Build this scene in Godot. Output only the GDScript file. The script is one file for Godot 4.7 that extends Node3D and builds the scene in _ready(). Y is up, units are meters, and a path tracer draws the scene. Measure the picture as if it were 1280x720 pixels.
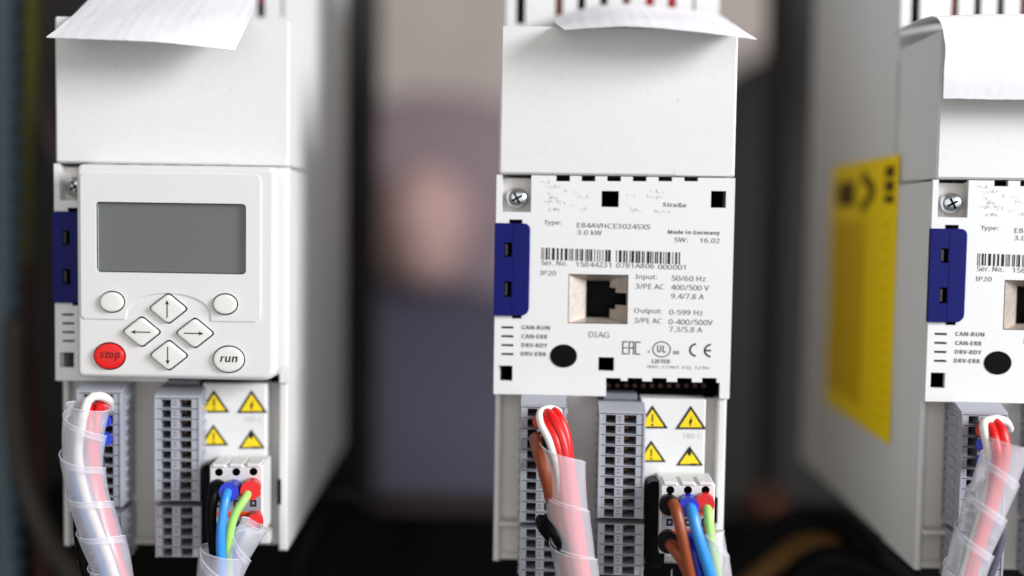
extends Node3D
# ---------------------------------------------------------------- camera numbers
const F := 1475.0                                   # focal length in photograph pixels
const CAM := Vector3(0, 0, 0.35)
var cam_basis := Basis.from_euler(Vector3(deg_to_rad(-3.447), deg_to_rad(1.896), deg_to_rad(0.888)))
const BASE := Vector3(0.0177, -0.105, 0.0)          # foot of the middle inverter
var M := {}
var rng := RandomNumberGenerator.new()

# a photograph pixel on the plane z (metres; z = 0 is the printed front of the inverters)
func P(px: float, py: float, z: float) -> Vector3:
	var d := cam_basis * Vector3((px - 640.0) / F, (360.0 - py) / F, -1.0)
	return CAM + d * ((z - CAM.z) / d.z)

func rect(x0: float, y0: float, x1: float, y1: float, z := 0.0) -> Rect2:
	var a := (P(x0, y0, z) + P(x0, y1, z)) * 0.5
	var b := (P(x1, y0, z) + P(x1, y1, z)) * 0.5
	var c := (P(x0, y0, z) + P(x1, y0, z)) * 0.5
	var e := (P(x0, y1, z) + P(x1, y1, z)) * 0.5
	return Rect2(a.x, e.y, b.x - a.x, c.y - e.y)

# ---------------------------------------------------------------- materials
func mat(called: String, c: Color, rough := 0.5, metal := 0.0) -> StandardMaterial3D:
	var m := StandardMaterial3D.new()
	m.resource_name = called
	m.albedo_color = c
	m.roughness = rough
	m.metallic = metal
	M[called] = m
	return m

func grain(m: StandardMaterial3D, per_metre: float, strength: float, freq := 0.05) -> void:
	var n := FastNoiseLite.new()
	n.seed = 7
	n.frequency = freq
	n.fractal_octaves = 4
	var t := NoiseTexture2D.new()
	t.width = 512; t.height = 512; t.seamless = true
	t.noise = n; t.as_normal_map = true; t.bump_strength = 4.0
	m.normal_enabled = true
	m.normal_texture = t
	m.normal_scale = strength
	m.uv1_triplanar = true
	m.uv1_world_triplanar = true
	m.uv1_scale = Vector3.ONE * per_metre

func mottle(m: StandardMaterial3D, a: Color, b: Color, per_metre: float, freq := 0.02, sd := 3) -> void:
	var n := FastNoiseLite.new()
	n.seed = sd
	n.frequency = freq
	n.fractal_octaves = 5
	var g := Gradient.new()
	g.set_color(0, a); g.set_color(1, b)
	var t := NoiseTexture2D.new()
	t.width = 512; t.height = 512; t.seamless = true
	t.noise = n; t.color_ramp = g
	m.albedo_color = Color.WHITE
	m.albedo_texture = t
	m.uv1_triplanar = true
	m.uv1_world_triplanar = true
	m.uv1_scale = Vector3.ONE * per_metre

func make_materials() -> void:
	var m := mat("white", Color(0.86, 0.86, 0.86), 0.5)
	mottle(m, Color(0.85, 0.85, 0.853), Color(0.868, 0.868, 0.868), 12.0, 0.012, 5)
	grain(m, 60.0, 0.10, 0.2)
	m = mat("label_white", Color(0.87, 0.87, 0.875), 0.42)
	m = mat("recess_bounce", Color(0.86, 0.84, 0.825), 0.6)  # same plastic as the housing, warm bounced light put into its tint
	m = mat("inside_shade", Color(0.02, 0.02, 0.022), 0.8)  # near-black that puts the shade inside openings into the colour
	m.metallic_specular = 0.1
	m = mat("black_plastic", Color(0.04, 0.04, 0.043), 0.4)
	m.metallic_specular = 0.18
	m = mat("terminal_grey", Color(0.63, 0.64, 0.68), 0.42)
	grain(m, 90.0, 0.15, 0.2)
	m = mat("terminal_dark", Color(0.42, 0.43, 0.47), 0.5)
	mat("dark_brass", Color(0.20, 0.16, 0.12), 0.6)
	mat("contact", Color(0.36, 0.24, 0.16), 0.45, 0.7)
	m = mat("blue_clip", Color(0.015, 0.05, 0.37), 0.45)
	m.metallic_specular = 0.3
	grain(m, 80.0, 0.12, 0.2)
	mat("steel", Color(0.80, 0.82, 0.84), 0.22, 1.0)
	m = mat("tinned", Color(0.74, 0.69, 0.63), 0.42, 0.55)
	mottle(m, Color(0.70, 0.65, 0.61), Color(0.82, 0.78, 0.75), 40.0, 0.02, 21)
	mat("ink", Color(0.17, 0.17, 0.18), 0.8).metallic_specular = 0.2
	mat("print", Color(0.37, 0.37, 0.38), 0.8).metallic_specular = 0.2
	mat("scuff", Color(0.72, 0.72, 0.72), 0.7)
	mat("ink_soft", Color(0.42, 0.42, 0.43), 0.6)
	mat("ink_faded", Color(0.71, 0.71, 0.72), 0.6)
	m = mat("yellow", Color(0.93, 0.81, 0.04), 0.45)
	m = mat("label_yellow", Color(0.95, 0.79, 0.02), 0.5)
	m.metallic_specular = 0.2
	mottle(m, Color(0.97, 0.82, 0.0), Color(1.0, 0.88, 0.0), 30.0, 0.02, 13)
	mat("amber_print", Color(0.74, 0.52, 0.0), 0.6).metallic_specular = 0.2
	mat("brown_print", Color(0.34, 0.24, 0.02), 0.6).metallic_specular = 0.2
	mat("orange", Color(0.95, 0.32, 0.05), 0.45)
	mat("red", Color(0.85, 0.035, 0.05), 0.35)
	mat("button_red", Color(0.90, 0.06, 0.06), 0.32)
	mat("button_print", Color(0.42, 0.02, 0.02), 0.5)
	mat("blue", Color(0.04, 0.17, 0.72), 0.35)
	mat("light_blue", Color(0.20, 0.56, 0.90), 0.33)
	mat("brown", Color(0.55, 0.25, 0.12), 0.4)
	m = mat("pale_green", Color(0.66, 0.86, 0.45), 0.38)
	mat("green", Color(0.16, 0.58, 0.28), 0.38)
	mat("white_wire", Color(0.90, 0.88, 0.86), 0.4)
	mat("dark_red", Color(0.25, 0.05, 0.05), 0.5)
	m = mat("keypad_white", Color(0.88, 0.88, 0.88), 0.42)
	grain(m, 70.0, 0.08, 0.2)
	m = mat("screen", Color(0.44, 0.46, 0.45), 0.16)
	mottle(m, Color(0.355, 0.37, 0.36), Color(0.395, 0.41, 0.40), 40.0, 0.3, 31)
	m = mat("screen_rim", Color(0.10, 0.12, 0.12), 0.3)
	m = mat("button_white", Color(0.90, 0.90, 0.89), 0.36)
	m = mat("paper", Color(0.94, 0.93, 0.955), 0.9)
	grain(m, 25.0, 0.10, 0.06)
	m.backlight_enabled = true
	m.backlight = Color(0.2, 0.2, 0.2)
	m = mat("wrap", Color(0.93, 0.93, 0.98, 0.36), 0.22)
	m.transparency = BaseMaterial3D.TRANSPARENCY_ALPHA
	m.cull_mode = BaseMaterial3D.CULL_DISABLED
	m = mat("wrap_edge", Color(0.95, 0.95, 0.98, 0.75), 0.3)
	m.transparency = BaseMaterial3D.TRANSPARENCY_ALPHA
	m.cull_mode = BaseMaterial3D.CULL_DISABLED
	# behind the inverters
	m = mat("back_wall", Color(0.62, 0.58, 0.585), 0.9)
	mottle(m, Color(0.78, 0.73, 0.71), Color(0.84, 0.79, 0.77), 2.0, 0.01, 41)
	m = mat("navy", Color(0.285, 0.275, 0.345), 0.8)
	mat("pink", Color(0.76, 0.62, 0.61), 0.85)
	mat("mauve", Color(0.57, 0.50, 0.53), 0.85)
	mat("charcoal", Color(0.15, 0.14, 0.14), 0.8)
	mat("dark_panel", Color(0.10, 0.085, 0.075), 0.8)
	m = mat("hose", Color(0.27, 0.34, 0.39), 0.45)
	mat("yellow_green", Color(0.42, 0.42, 0.10), 0.5)
	mat("grey_brown", Color(0.19, 0.16, 0.14), 0.6)
	mat("mauve_grey", Color(0.36, 0.31, 0.31), 0.6)
	mat("rust", Color(0.42, 0.24, 0.18), 0.6)
	mat("ochre", Color(0.47, 0.31, 0.05), 0.5)
	mat("beige", Color(0.55, 0.45, 0.41), 0.8)

# ---------------------------------------------------------------- mesh helpers
func ST() -> SurfaceTool:
	var st := SurfaceTool.new()
	st.begin(Mesh.PRIMITIVE_TRIANGLES)
	return st

func tri(st: SurfaceTool, a: Vector3, b: Vector3, c: Vector3) -> void:   # counter-clockwise from outside
	var n := (b - a).cross(c - a)
	if n.length_squared() < 1e-24: return
	n = n.normalized()
	for v in [a, c, b]:
		st.set_normal(n); st.add_vertex(v)

func quad(st: SurfaceTool, a: Vector3, b: Vector3, c: Vector3, d: Vector3) -> void:
	tri(st, a, b, c); tri(st, a, c, d)

# polygon in XY swept from z0 to z1, its front (and optionally back) edge chamfered
func prism(st: SurfaceTool, poly: PackedVector2Array, z0: float, z1: float, bev := 0.0, back := true) -> void:
	var p := poly
	if Geometry2D.is_polygon_clockwise(p): p.reverse()
	var n := p.size()
	var inn := PackedVector2Array()
	for i in n:
		var e0 := (p[i] - p[(i + n - 1) % n]).normalized()
		var e1 := (p[(i + 1) % n] - p[i]).normalized()
		var n0 := Vector2(-e0.y, e0.x)
		var n1 := Vector2(-e1.y, e1.x)
		var bis := n0 + n1
		inn.append(p[i] + bis * (bev / maxf(0.3, bis.length_squared() / 2.0)))
	var tr := Geometry2D.triangulate_polygon(inn)
	for k in range(0, tr.size(), 3):
		var a := inn[tr[k]]; var b := inn[tr[k + 1]]; var c := inn[tr[k + 2]]
		if (b - a).cross(c - a) < 0.0:
			var t := b; b = c; c = t
		tri(st, Vector3(a.x, a.y, z1), Vector3(b.x, b.y, z1), Vector3(c.x, c.y, z1))
	if back:
		tr = Geometry2D.triangulate_polygon(p)
		for k in range(0, tr.size(), 3):
			var a := p[tr[k]]; var b := p[tr[k + 1]]; var c := p[tr[k + 2]]
			if (b - a).cross(c - a) > 0.0:
				var t := b; b = c; c = t
			tri(st, Vector3(a.x, a.y, z0), Vector3(b.x, b.y, z0), Vector3(c.x, c.y, z0))
	for i in n:
		var j := (i + 1) % n
		var a3 := Vector3(p[i].x, p[i].y, z0); var b3 := Vector3(p[j].x, p[j].y, z0)
		var c3 := Vector3(p[j].x, p[j].y, z1 - bev); var d3 := Vector3(p[i].x, p[i].y, z1 - bev)
		quad(st, a3, b3, c3, d3)
		if bev > 0.0:
			quad(st, d3, c3, Vector3(inn[j].x, inn[j].y, z1), Vector3(inn[i].x, inn[i].y, z1))

func rrect(r: Rect2, rad: float, seg := 5) -> PackedVector2Array:
	return rrect4(r, rad, rad, rad, rad, seg)

# corner radii: bottom-left, bottom-right, top-right, top-left
func rrect4(r: Rect2, bl: float, br: float, tr: float, tl: float, seg := 5) -> PackedVector2Array:
	var o := PackedVector2Array()
	var cs := [[r.position, bl, 1, 1, PI], [r.position + Vector2(r.size.x, 0), br, -1, 1, 1.5 * PI], [r.end, tr, -1, -1, 0.0], [r.position + Vector2(0, r.size.y), tl, 1, -1, 0.5 * PI]]
	for c in cs:
		var rad: float = c[1]
		if rad <= 0.0:
			o.append(c[0]); continue
		var cc: Vector2 = c[0] + Vector2(c[2], c[3]) * rad
		for k in seg + 1:
			var a: float = c[4] + 0.5 * PI * k / seg
			o.append(cc + Vector2(cos(a), sin(a)) * rad)
	return o

func oval(c: Vector2, rx: float, ry: float, seg := 36) -> PackedVector2Array:
	var o := PackedVector2Array()
	for k in seg: o.append(c + Vector2(cos(TAU * k / seg) * rx, sin(TAU * k / seg) * ry))
	return o

func box(st: SurfaceTool, a: Vector3, b: Vector3, bev := 0.0) -> void:
	prism(st, PackedVector2Array([Vector2(a.x, a.y), Vector2(b.x, a.y), Vector2(b.x, b.y), Vector2(a.x, b.y)]), a.z, b.z, bev)

func rbox(st: SurfaceTool, r: Rect2, z0: float, z1: float, bev := 0.0) -> void:
	prism(st, rrect(r, 0.0), z0, z1, bev)

# flat plate with rectangular openings
func plate(st: SurfaceTool, r: Rect2, holes: Array, z0: float, z1: float) -> void:
	var xs := [r.position.x, r.end.x]
	var ys := [r.position.y, r.end.y]
	for h in holes:
		for x in [h.position.x, h.end.x]:
			if x > r.position.x and x < r.end.x: xs.append(x)
		for y in [h.position.y, h.end.y]:
			if y > r.position.y and y < r.end.y: ys.append(y)
	xs.sort(); ys.sort()
	var nx := xs.size() - 1
	var ny := ys.size() - 1
	var open := func(i: int, j: int) -> bool:
		if i < 0 or j < 0 or i >= nx or j >= ny: return true
		var c := Vector2((xs[i] + xs[i + 1]) * 0.5, (ys[j] + ys[j + 1]) * 0.5)
		for h in holes:
			if h.has_point(c): return true
		return false
	for i in nx:
		for j in ny:
			if open.call(i, j) or xs[i + 1] - xs[i] < 1e-7 or ys[j + 1] - ys[j] < 1e-7: continue
			var x0: float = xs[i]; var x1: float = xs[i + 1]; var y0: float = ys[j]; var y1: float = ys[j + 1]
			quad(st, Vector3(x0, y0, z1), Vector3(x1, y0, z1), Vector3(x1, y1, z1), Vector3(x0, y1, z1))
			quad(st, Vector3(x1, y0, z0), Vector3(x0, y0, z0), Vector3(x0, y1, z0), Vector3(x1, y1, z0))
			if open.call(i - 1, j): quad(st, Vector3(x0, y0, z0), Vector3(x0, y0, z1), Vector3(x0, y1, z1), Vector3(x0, y1, z0))
			if open.call(i + 1, j): quad(st, Vector3(x1, y0, z1), Vector3(x1, y0, z0), Vector3(x1, y1, z0), Vector3(x1, y1, z1))
			if open.call(i, j - 1): quad(st, Vector3(x0, y0, z0), Vector3(x1, y0, z0), Vector3(x1, y0, z1), Vector3(x0, y0, z1))
			if open.call(i, j + 1): quad(st, Vector3(x0, y1, z1), Vector3(x1, y1, z1), Vector3(x1, y1, z0), Vector3(x0, y1, z0))

func curve(pts: Array, step := 0.0012) -> PackedVector3Array:
	var out := PackedVector3Array()
	for i in pts.size() - 1:
		var p0: Vector3 = pts[maxi(i - 1, 0)]
		var p1: Vector3 = pts[i]
		var p2: Vector3 = pts[i + 1]
		var p3: Vector3 = pts[mini(i + 2, pts.size() - 1)]
		var n := maxi(2, int(p1.distance_to(p2) / step))
		for k in n: out.append(p1.cubic_interpolate(p2, p0, p3, float(k) / n))
	out.append(pts[-1])
	return out

func frames(c: PackedVector3Array) -> Array:
	var fr := []
	var u := Vector3.ZERO
	for i in c.size():
		var t := (c[mini(i + 1, c.size() - 1)] - c[maxi(i - 1, 0)]).normalized()
		if i == 0:
			u = t.cross(Vector3(0, 0, 1))
			if u.length() < 0.1: u = t.cross(Vector3(0, 1, 0))
		u = (u - t * u.dot(t)).normalized()
		fr.append([t, u, t.cross(u)])
	return fr

func tube(st: SurfaceTool, pts: Array, r: float, seg := 14, step := 0.0012, ripple := 0.0, wave := 0.004) -> void:
	var c := curve(pts, step)
	var fr := frames(c)
	var s := 0.0
	var rr := PackedFloat32Array()
	for i in c.size():
		if i > 0: s += c[i].distance_to(c[i - 1])
		rr.append(r + ripple * sin(TAU * s / wave))
	for i in c.size() - 1:
		for k in seg:
			var q := []
			for e in [[i, k], [i, k + 1], [i + 1, k + 1], [i + 1, k]]:
				var a: float = TAU * e[1] / seg
				var n: Vector3 = fr[e[0]][1] * cos(a) + fr[e[0]][2] * sin(a)
				q.append([c[e[0]] + n * rr[e[0]], n])
			for v in [0, 2, 1, 0, 3, 2]:
				st.set_normal(q[v][1]); st.add_vertex(q[v][0])
	for e in [0, c.size() - 1]:
		for k in seg:
			var a := TAU * k / seg
			var b := TAU * (k + 1) / seg
			var na: Vector3 = fr[e][1] * cos(a) + fr[e][2] * sin(a)
			var nb: Vector3 = fr[e][1] * cos(b) + fr[e][2] * sin(b)
			if e == 0: tri(st, c[e], c[e] + nb * rr[e], c[e] + na * rr[e])
			else: tri(st, c[e], c[e] + na * rr[e], c[e] + nb * rr[e])

# a helical band round a centre line: the plastic spiral wrap
func helix_band(st: SurfaceTool, edge: SurfaceTool, pts: Array, r: float, pitch: float, width: float, start: float, turns: float, flare := 0.0004, s0 := 0.0, squash := 1.0) -> void:
	var c := curve(pts, 0.0008)
	var fr := frames(c)
	var acc := PackedFloat32Array([0.0])
	for i in range(1, c.size()): acc.append(acc[i - 1] + c[i].distance_to(c[i - 1]))
	var total := acc[-1]
	var at := func(s: float, ang: float, rad: float) -> Array:
		s = clampf(s, 0.0, total - 1e-5)
		var i := acc.bsearch(s)
		i = clampi(i, 1, c.size() - 1)
		var f := (s - acc[i - 1]) / maxf(1e-9, acc[i] - acc[i - 1])
		var u: Vector3 = fr[i - 1][1].lerp(fr[i][1], f).normalized()
		var w: Vector3 = fr[i - 1][2].lerp(fr[i][2], f).normalized()
		var n: Vector3 = u * cos(ang) + w * sin(ang) * squash
		return [c[i - 1].lerp(c[i], f) + n * rad, n.normalized()]
	var nseg := int(turns * 40.0)
	var nv := 6
	for i in nseg:
		for j in nv:
			var q := []
			for e in [[i, j], [i + 1, j], [i + 1, j + 1], [i, j + 1]]:
				var th: float = TAU * e[0] / 40.0
				var v: float = float(e[1]) / nv
				var s: float = s0 + pitch * th / TAU + width * v
				var rad: float = r + flare * (1.0 - v) * 1.6 - flare * v * 0.6 + 0.00015 * sin(th * 2.3 + v * 3.0)
				q.append(at.call(s, start - th, rad))
			for v in [0, 1, 2, 0, 2, 3]:
				st.set_normal(q[v][1]); st.add_vertex(q[v][0])
	# the thick cut edges of the band
	for v in [0.0, 1.0]:
		var line := []
		for i in nseg + 1:
			var th := TAU * i / 40.0
			line.append(at.call(s0 + pitch * th / TAU + width * v, start - th, r + (flare * 1.6 if v == 0.0 else -flare * 0.6) + 0.00015 * sin(th * 2.3 + v * 3.0)))
		for i in nseg:
			var a: Array = line[i]
			var b: Array = line[i + 1]
			if a[0].distance_to(b[0]) < 1e-5: continue
			var t: Vector3 = (b[0] - a[0]).normalized()
			var side_a: Vector3 = a[1].cross(t).normalized()
			var side_b: Vector3 = b[1].cross(t).normalized()
			for k in 5:
				var q := []
				for e in [[a, side_a, k], [a, side_a, k + 1], [b, side_b, k + 1], [b, side_b, k]]:
					var an: float = TAU * e[2] / 5.0
					var n: Vector3 = e[0][1] * cos(an) + e[1] * sin(an)
					q.append([e[0][0] + n * 0.00014, n])
				for w in [0, 1, 2, 0, 2, 3]:
					edge.set_normal(q[w][1]); edge.add_vertex(q[w][0])

func put(st: SurfaceTool, called: String, m: String, parent: Node3D, label := "") -> MeshInstance3D:
	var o := MeshInstance3D.new()
	o.name = called
	o.mesh = st.commit()
	o.material_override = M[m]
	if parent != self: o.position = Vector3.ZERO
	parent.add_child(o, true)
	if label: o.set_meta("label", label)
	return o

# meshes are modelled in scene coordinates; a thing's node stands at its foot, so its parts step back by that much
func part(st: SurfaceTool, called: String, m: String, thing: Node3D, label := "") -> MeshInstance3D:
	var o := put(st, called, m, thing, label)
	o.position = -thing.get_meta("foot") if thing.has_meta("foot") else Vector3.ZERO
	return o

func thing(called: String, label: String, category: String, at: Vector3, group := "") -> Node3D:
	var o := Node3D.new()
	o.name = called
	add_child(o, true)
	o.position = at
	o.set_meta("foot", at)
	tag(o, label, category, group)
	return o

func tag(o: Node, label: String, category: String, group := "", kind := "") -> void:
	if label: o.set_meta("label", label)
	if category: o.set_meta("category", category)
	if group: o.set_meta("group", group)
	if kind: o.set_meta("kind", kind)

# printed words between two photograph pixels (left and right end of the line, at mid height)
func words(text: String, x0: float, y0: float, x1: float, y1: float, h: float, z: float, m: String, parent: Node3D, bold := false, foot := Vector3.ZERO, slant := 0.0) -> MeshInstance3D:
	var f := SystemFont.new()
	f.font_names = PackedStringArray(["Droid Sans"])
	f.font_weight = 700 if bold else 400
	var t := TextMesh.new()
	t.font = f; t.text = text; t.font_size = 24; t.pixel_size = 0.01; t.depth = 0.002; t.curve_step = 2.0
	var bb := t.get_aabb()
	var a := P(x0, y0, z)
	var b := P(x1, y1, z)
	var dir := b - a
	var sx := dir.length() / bb.size.x
	var up := P(x0, y0 - h * 0.5, z).distance_to(P(x0, y0 + h * 0.5, z)) / bb.size.y
	var ang := atan2(dir.y, dir.x)
	var o := MeshInstance3D.new()
	o.name = "lettering"
	o.mesh = t
	o.material_override = M[m]
	var bs := Basis(Vector3(cos(ang), sin(ang), 0) * sx, (Vector3(-sin(ang), cos(ang), 0) + Vector3(slant, 0, 0)) * up, Vector3(0, 0, 0.02))
	var mid := bb.position + bb.size * 0.5
	o.transform = Transform3D(bs, (a + b) * 0.5 - bs * mid - foot)
	parent.add_child(o, true)
	return o

# ---------------------------------------------------------------- the inverter
const TOPZ := 0.0005       # front of the upper cover
const LOWZ := -0.005       # front of the walls round the terminal bay
const BAYZ := -0.0085       # back of the terminal bay
const TERMZ := 0.007       # front of the signal terminals
const POWZ := 0.014        # front of the power connector

func terminal_row(w: float, h: float) -> ArrayMesh:
	# one clamp cell: two wire openings, dark inside, stepped sides; its own origin at the front bottom-left corner
	var st := ST()
	var g := 0.00012
	var holes := [Rect2(w * 0.15, h * 0.10, w * 0.215, h * 0.80), Rect2(w * 0.545, h * 0.10, w * 0.265, h * 0.80)]
	plate(st, Rect2(0.0006, g, w - 0.0012, h - 2 * g), holes, -0.011, 0.0)
	box(st, Vector3(0.0002, g * 2.5, -0.0155), Vector3(w - 0.0002, h - g * 2.5, -0.0111))
	for x in [[0.0, 0.00065], [w - 0.00065, w]]:
		box(st, Vector3(x[0], 0.0, -0.012), Vector3(x[1], h, 0.0003), 0.0001)
	# latch ribs on the flanks
	box(st, Vector3(-0.0005, h * 0.25, -0.009), Vector3(0.0001, h * 0.62, -0.0035), 0.0002)
	box(st, Vector3(w - 0.0001, h * 0.25, -0.009), Vector3(w + 0.0005, h * 0.62, -0.0035), 0.0002)
	return st.commit()

func row_contacts(w: float, h: float) -> ArrayMesh:
	var st := ST()
	box(st, Vector3(w * 0.27, h * 0.3, -0.0115), Vector3(w * 0.345, h * 0.66, -0.0065), 0.0002)
	box(st, Vector3(w * 0.555, h * 0.3, -0.0115), Vector3(w * 0.665, h * 0.72, -0.0035), 0.0002)
	return st.commit()

var row_mesh := {}
func terminal_block(u: Node3D, x0: float, x1: float, ytop: float, ybot: float, rows: int, crown: bool) -> void:
	var r := rect(x0, ytop, x1, ybot, TERMZ)
	var blk := Node3D.new()
	blk.name = "terminal_block"
	u.add_child(blk, true)
	blk.position = -BASE
	if row_mesh.is_empty():
		var hh := r.size.y / rows
		row_mesh = {"a": terminal_row(r.size.x, hh), "c": row_contacts(r.size.x, hh), "w": r.size.x, "h": hh}
	var h: float = r.size.y / rows
	var ink := ST()
	for k in rows:
		var cell := MeshInstance3D.new()
		cell.name = "terminal"
		cell.mesh = row_mesh.a
		cell.material_override = M.terminal_grey
		cell.position = Vector3(r.position.x, r.position.y + h * k, TERMZ)
		cell.scale = Vector3(r.size.x / row_mesh.w, h / row_mesh.h, 1)
		blk.add_child(cell, true)
		# the tiny printed clamp numbers in the middle, worn to ticks
		for q in 2:
			var yy: float = r.position.y + h * (k + 0.34 + 0.3 * q)
			var xx: float = r.position.x + r.size.x * 0.41
			box(ink, Vector3(xx, yy, TERMZ), Vector3(xx + r.size.x * 0.07, yy + h * 0.13, TERMZ + 0.00004))
	var brass := ST()
	for k in rows:
		var tf := Transform3D(Basis.from_scale(Vector3(r.size.x / row_mesh.w, h / row_mesh.h, 1)), Vector3(r.position.x, r.position.y + h * k, TERMZ))
		brass.append_from(row_mesh.c, 0, tf)
	put(brass, "contact", "contact", blk)
	put(ink, "clamp_number", "terminal_dark", blk)
	if crown:
		# sloped grey shoulder on top and the dark header behind it
		var st := ST()
		var t := r.end.y
		var a := r.position.x
		var b := r.end.x
		var prof := [Vector2(TERMZ - 0.0002, t + 0.0001), Vector2(TERMZ - 0.0002, t + 0.0009), Vector2(TERMZ - 0.006, t + 0.0026), Vector2(BAYZ, t + 0.0026), Vector2(BAYZ, t + 0.0001)]
		for i in prof.size():
			var p: Vector2 = prof[i]
			var q: Vector2 = prof[(i + 1) % prof.size()]
			quad(st, Vector3(a, p.y, p.x), Vector3(b, p.y, p.x), Vector3(b, q.y, q.x), Vector3(a, q.y, q.x))
		for i in range(1, prof.size() - 1):
			for x in [a, b]:
				var p0 := Vector3(x, prof[0].y, prof[0].x)
				var p1 := Vector3(x, prof[i].y, prof[i].x)
				var p2 := Vector3(x, prof[i + 1].y, prof[i + 1].x)
				if x == b: tri(st, p0, p2, p1)
				else: tri(st, p0, p1, p2)
		put(st, "shoulder", "terminal_grey", blk)
		st = ST()
		box(st, Vector3(a + 0.0015, t + 0.0027, BAYZ), Vector3(b - 0.002, t + 0.0048, TERMZ - 0.008), 0.0004)
		put(st, "header", "terminal_dark", blk)

func warning_triangle(u: Node3D, px: float, py_top: float, py_bot: float, half: float, z: float, mark: String) -> void:
	var a := P(px, py_top, z)
	var b := P(px - half, py_bot, z)
	var c := P(px + half, py_bot, z)
	var cen := (a + b + c) / 3.0
	var st := ST()
	prism(st, PackedVector2Array([Vector2(b.x, b.y), Vector2(c.x, c.y), Vector2(a.x, a.y)]), z, z + 0.00008)
	var o := part(st, "warning_sign", "ink", u)
	st = ST()
	var pts := PackedVector2Array()
	for v in [b, c, a]:
		var w: Vector3 = cen + (v - cen) * 0.74
		pts.append(Vector2(w.x, w.y))
	prism(st, pts, z + 0.00008, z + 0.00014)
	put(st, "yellow_field", "yellow", o)
	st = ST()
	var h := a.y - b.y
	var zz := z + 0.00014
	if mark == "bolt":
		var bolt := PackedVector2Array()
		for q in [[0.06, 0.30], [-0.07, 0.02], [0.0, 0.04], [-0.03, -0.20], [0.08, 0.10], [0.01, 0.08]]:
			bolt.append(Vector2(cen.x + q[0] * h, cen.y - 0.02 * h + q[1] * h))
		prism(st, bolt, zz, zz + 0.00005)
	elif mark == "hand":
		prism(st, oval(Vector2(cen.x + h * 0.22, cen.y - h * 0.27), h * 0.30, h * 0.06, 12), zz, zz + 0.00005)
		prism(st, oval(Vector2(cen.x - h * 0.02, cen.y + h * 0.33), h * 0.1, h * 0.16, 12), zz, zz + 0.00005)
	else:
		rbox(st, Rect2(cen.x - h * 0.03, cen.y - h * 0.05, h * 0.06, h * 0.32), zz, zz + 0.00005)
		prism(st, oval(Vector2(cen.x, cen.y - h * 0.17), h * 0.05, h * 0.05, 10), zz, zz + 0.00005)
	put(st, "symbol", "ink", o)

func screw(u: Node3D) -> void:
	var c := P(646.5, 248, -0.003)
	var st := ST()
	var rx := 0.0034
	var prof := [[1.0, 0.0], [1.0, 0.0011], [0.95, 0.0016], [0.8, 0.0021], [0.55, 0.0025], [0.3, 0.0027], [0.0, 0.00275]]
	for i in prof.size() - 1:
		for k in 32:
			var q := []
			for e in [[i, k], [i, k + 1], [i + 1, k + 1], [i + 1, k]]:
				var a: float = TAU * e[1] / 32
				q.append(c + Vector3(cos(a) * rx * prof[e[0]][0], sin(a) * rx * 0.9 * prof[e[0]][0], prof[e[0]][1]))
			quad(st, q[0], q[1], q[2], q[3])
	st.generate_normals()
	var o := part(st, "screw", "steel", u)
	st = ST()
	for a in [0.5, 0.5 + PI / 2]:
		var d := Vector2(cos(a), sin(a))
		var n := Vector2(-d.y, d.x)
		var cc := Vector2(c.x, c.y)
		prism(st, PackedVector2Array([cc + d * 0.0017 + n * 0.00033, cc - d * 0.0017 + n * 0.00033, cc - d * 0.0017 - n * 0.00033, cc + d * 0.0017 - n * 0.00033]), c.z + 0.0022, c.z + (0.00279 if a < 1.0 else 0.00277))
	put(st, "cross_slot", "inside_shade", o)  # black cross drawn for the shade in the screw slot

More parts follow.
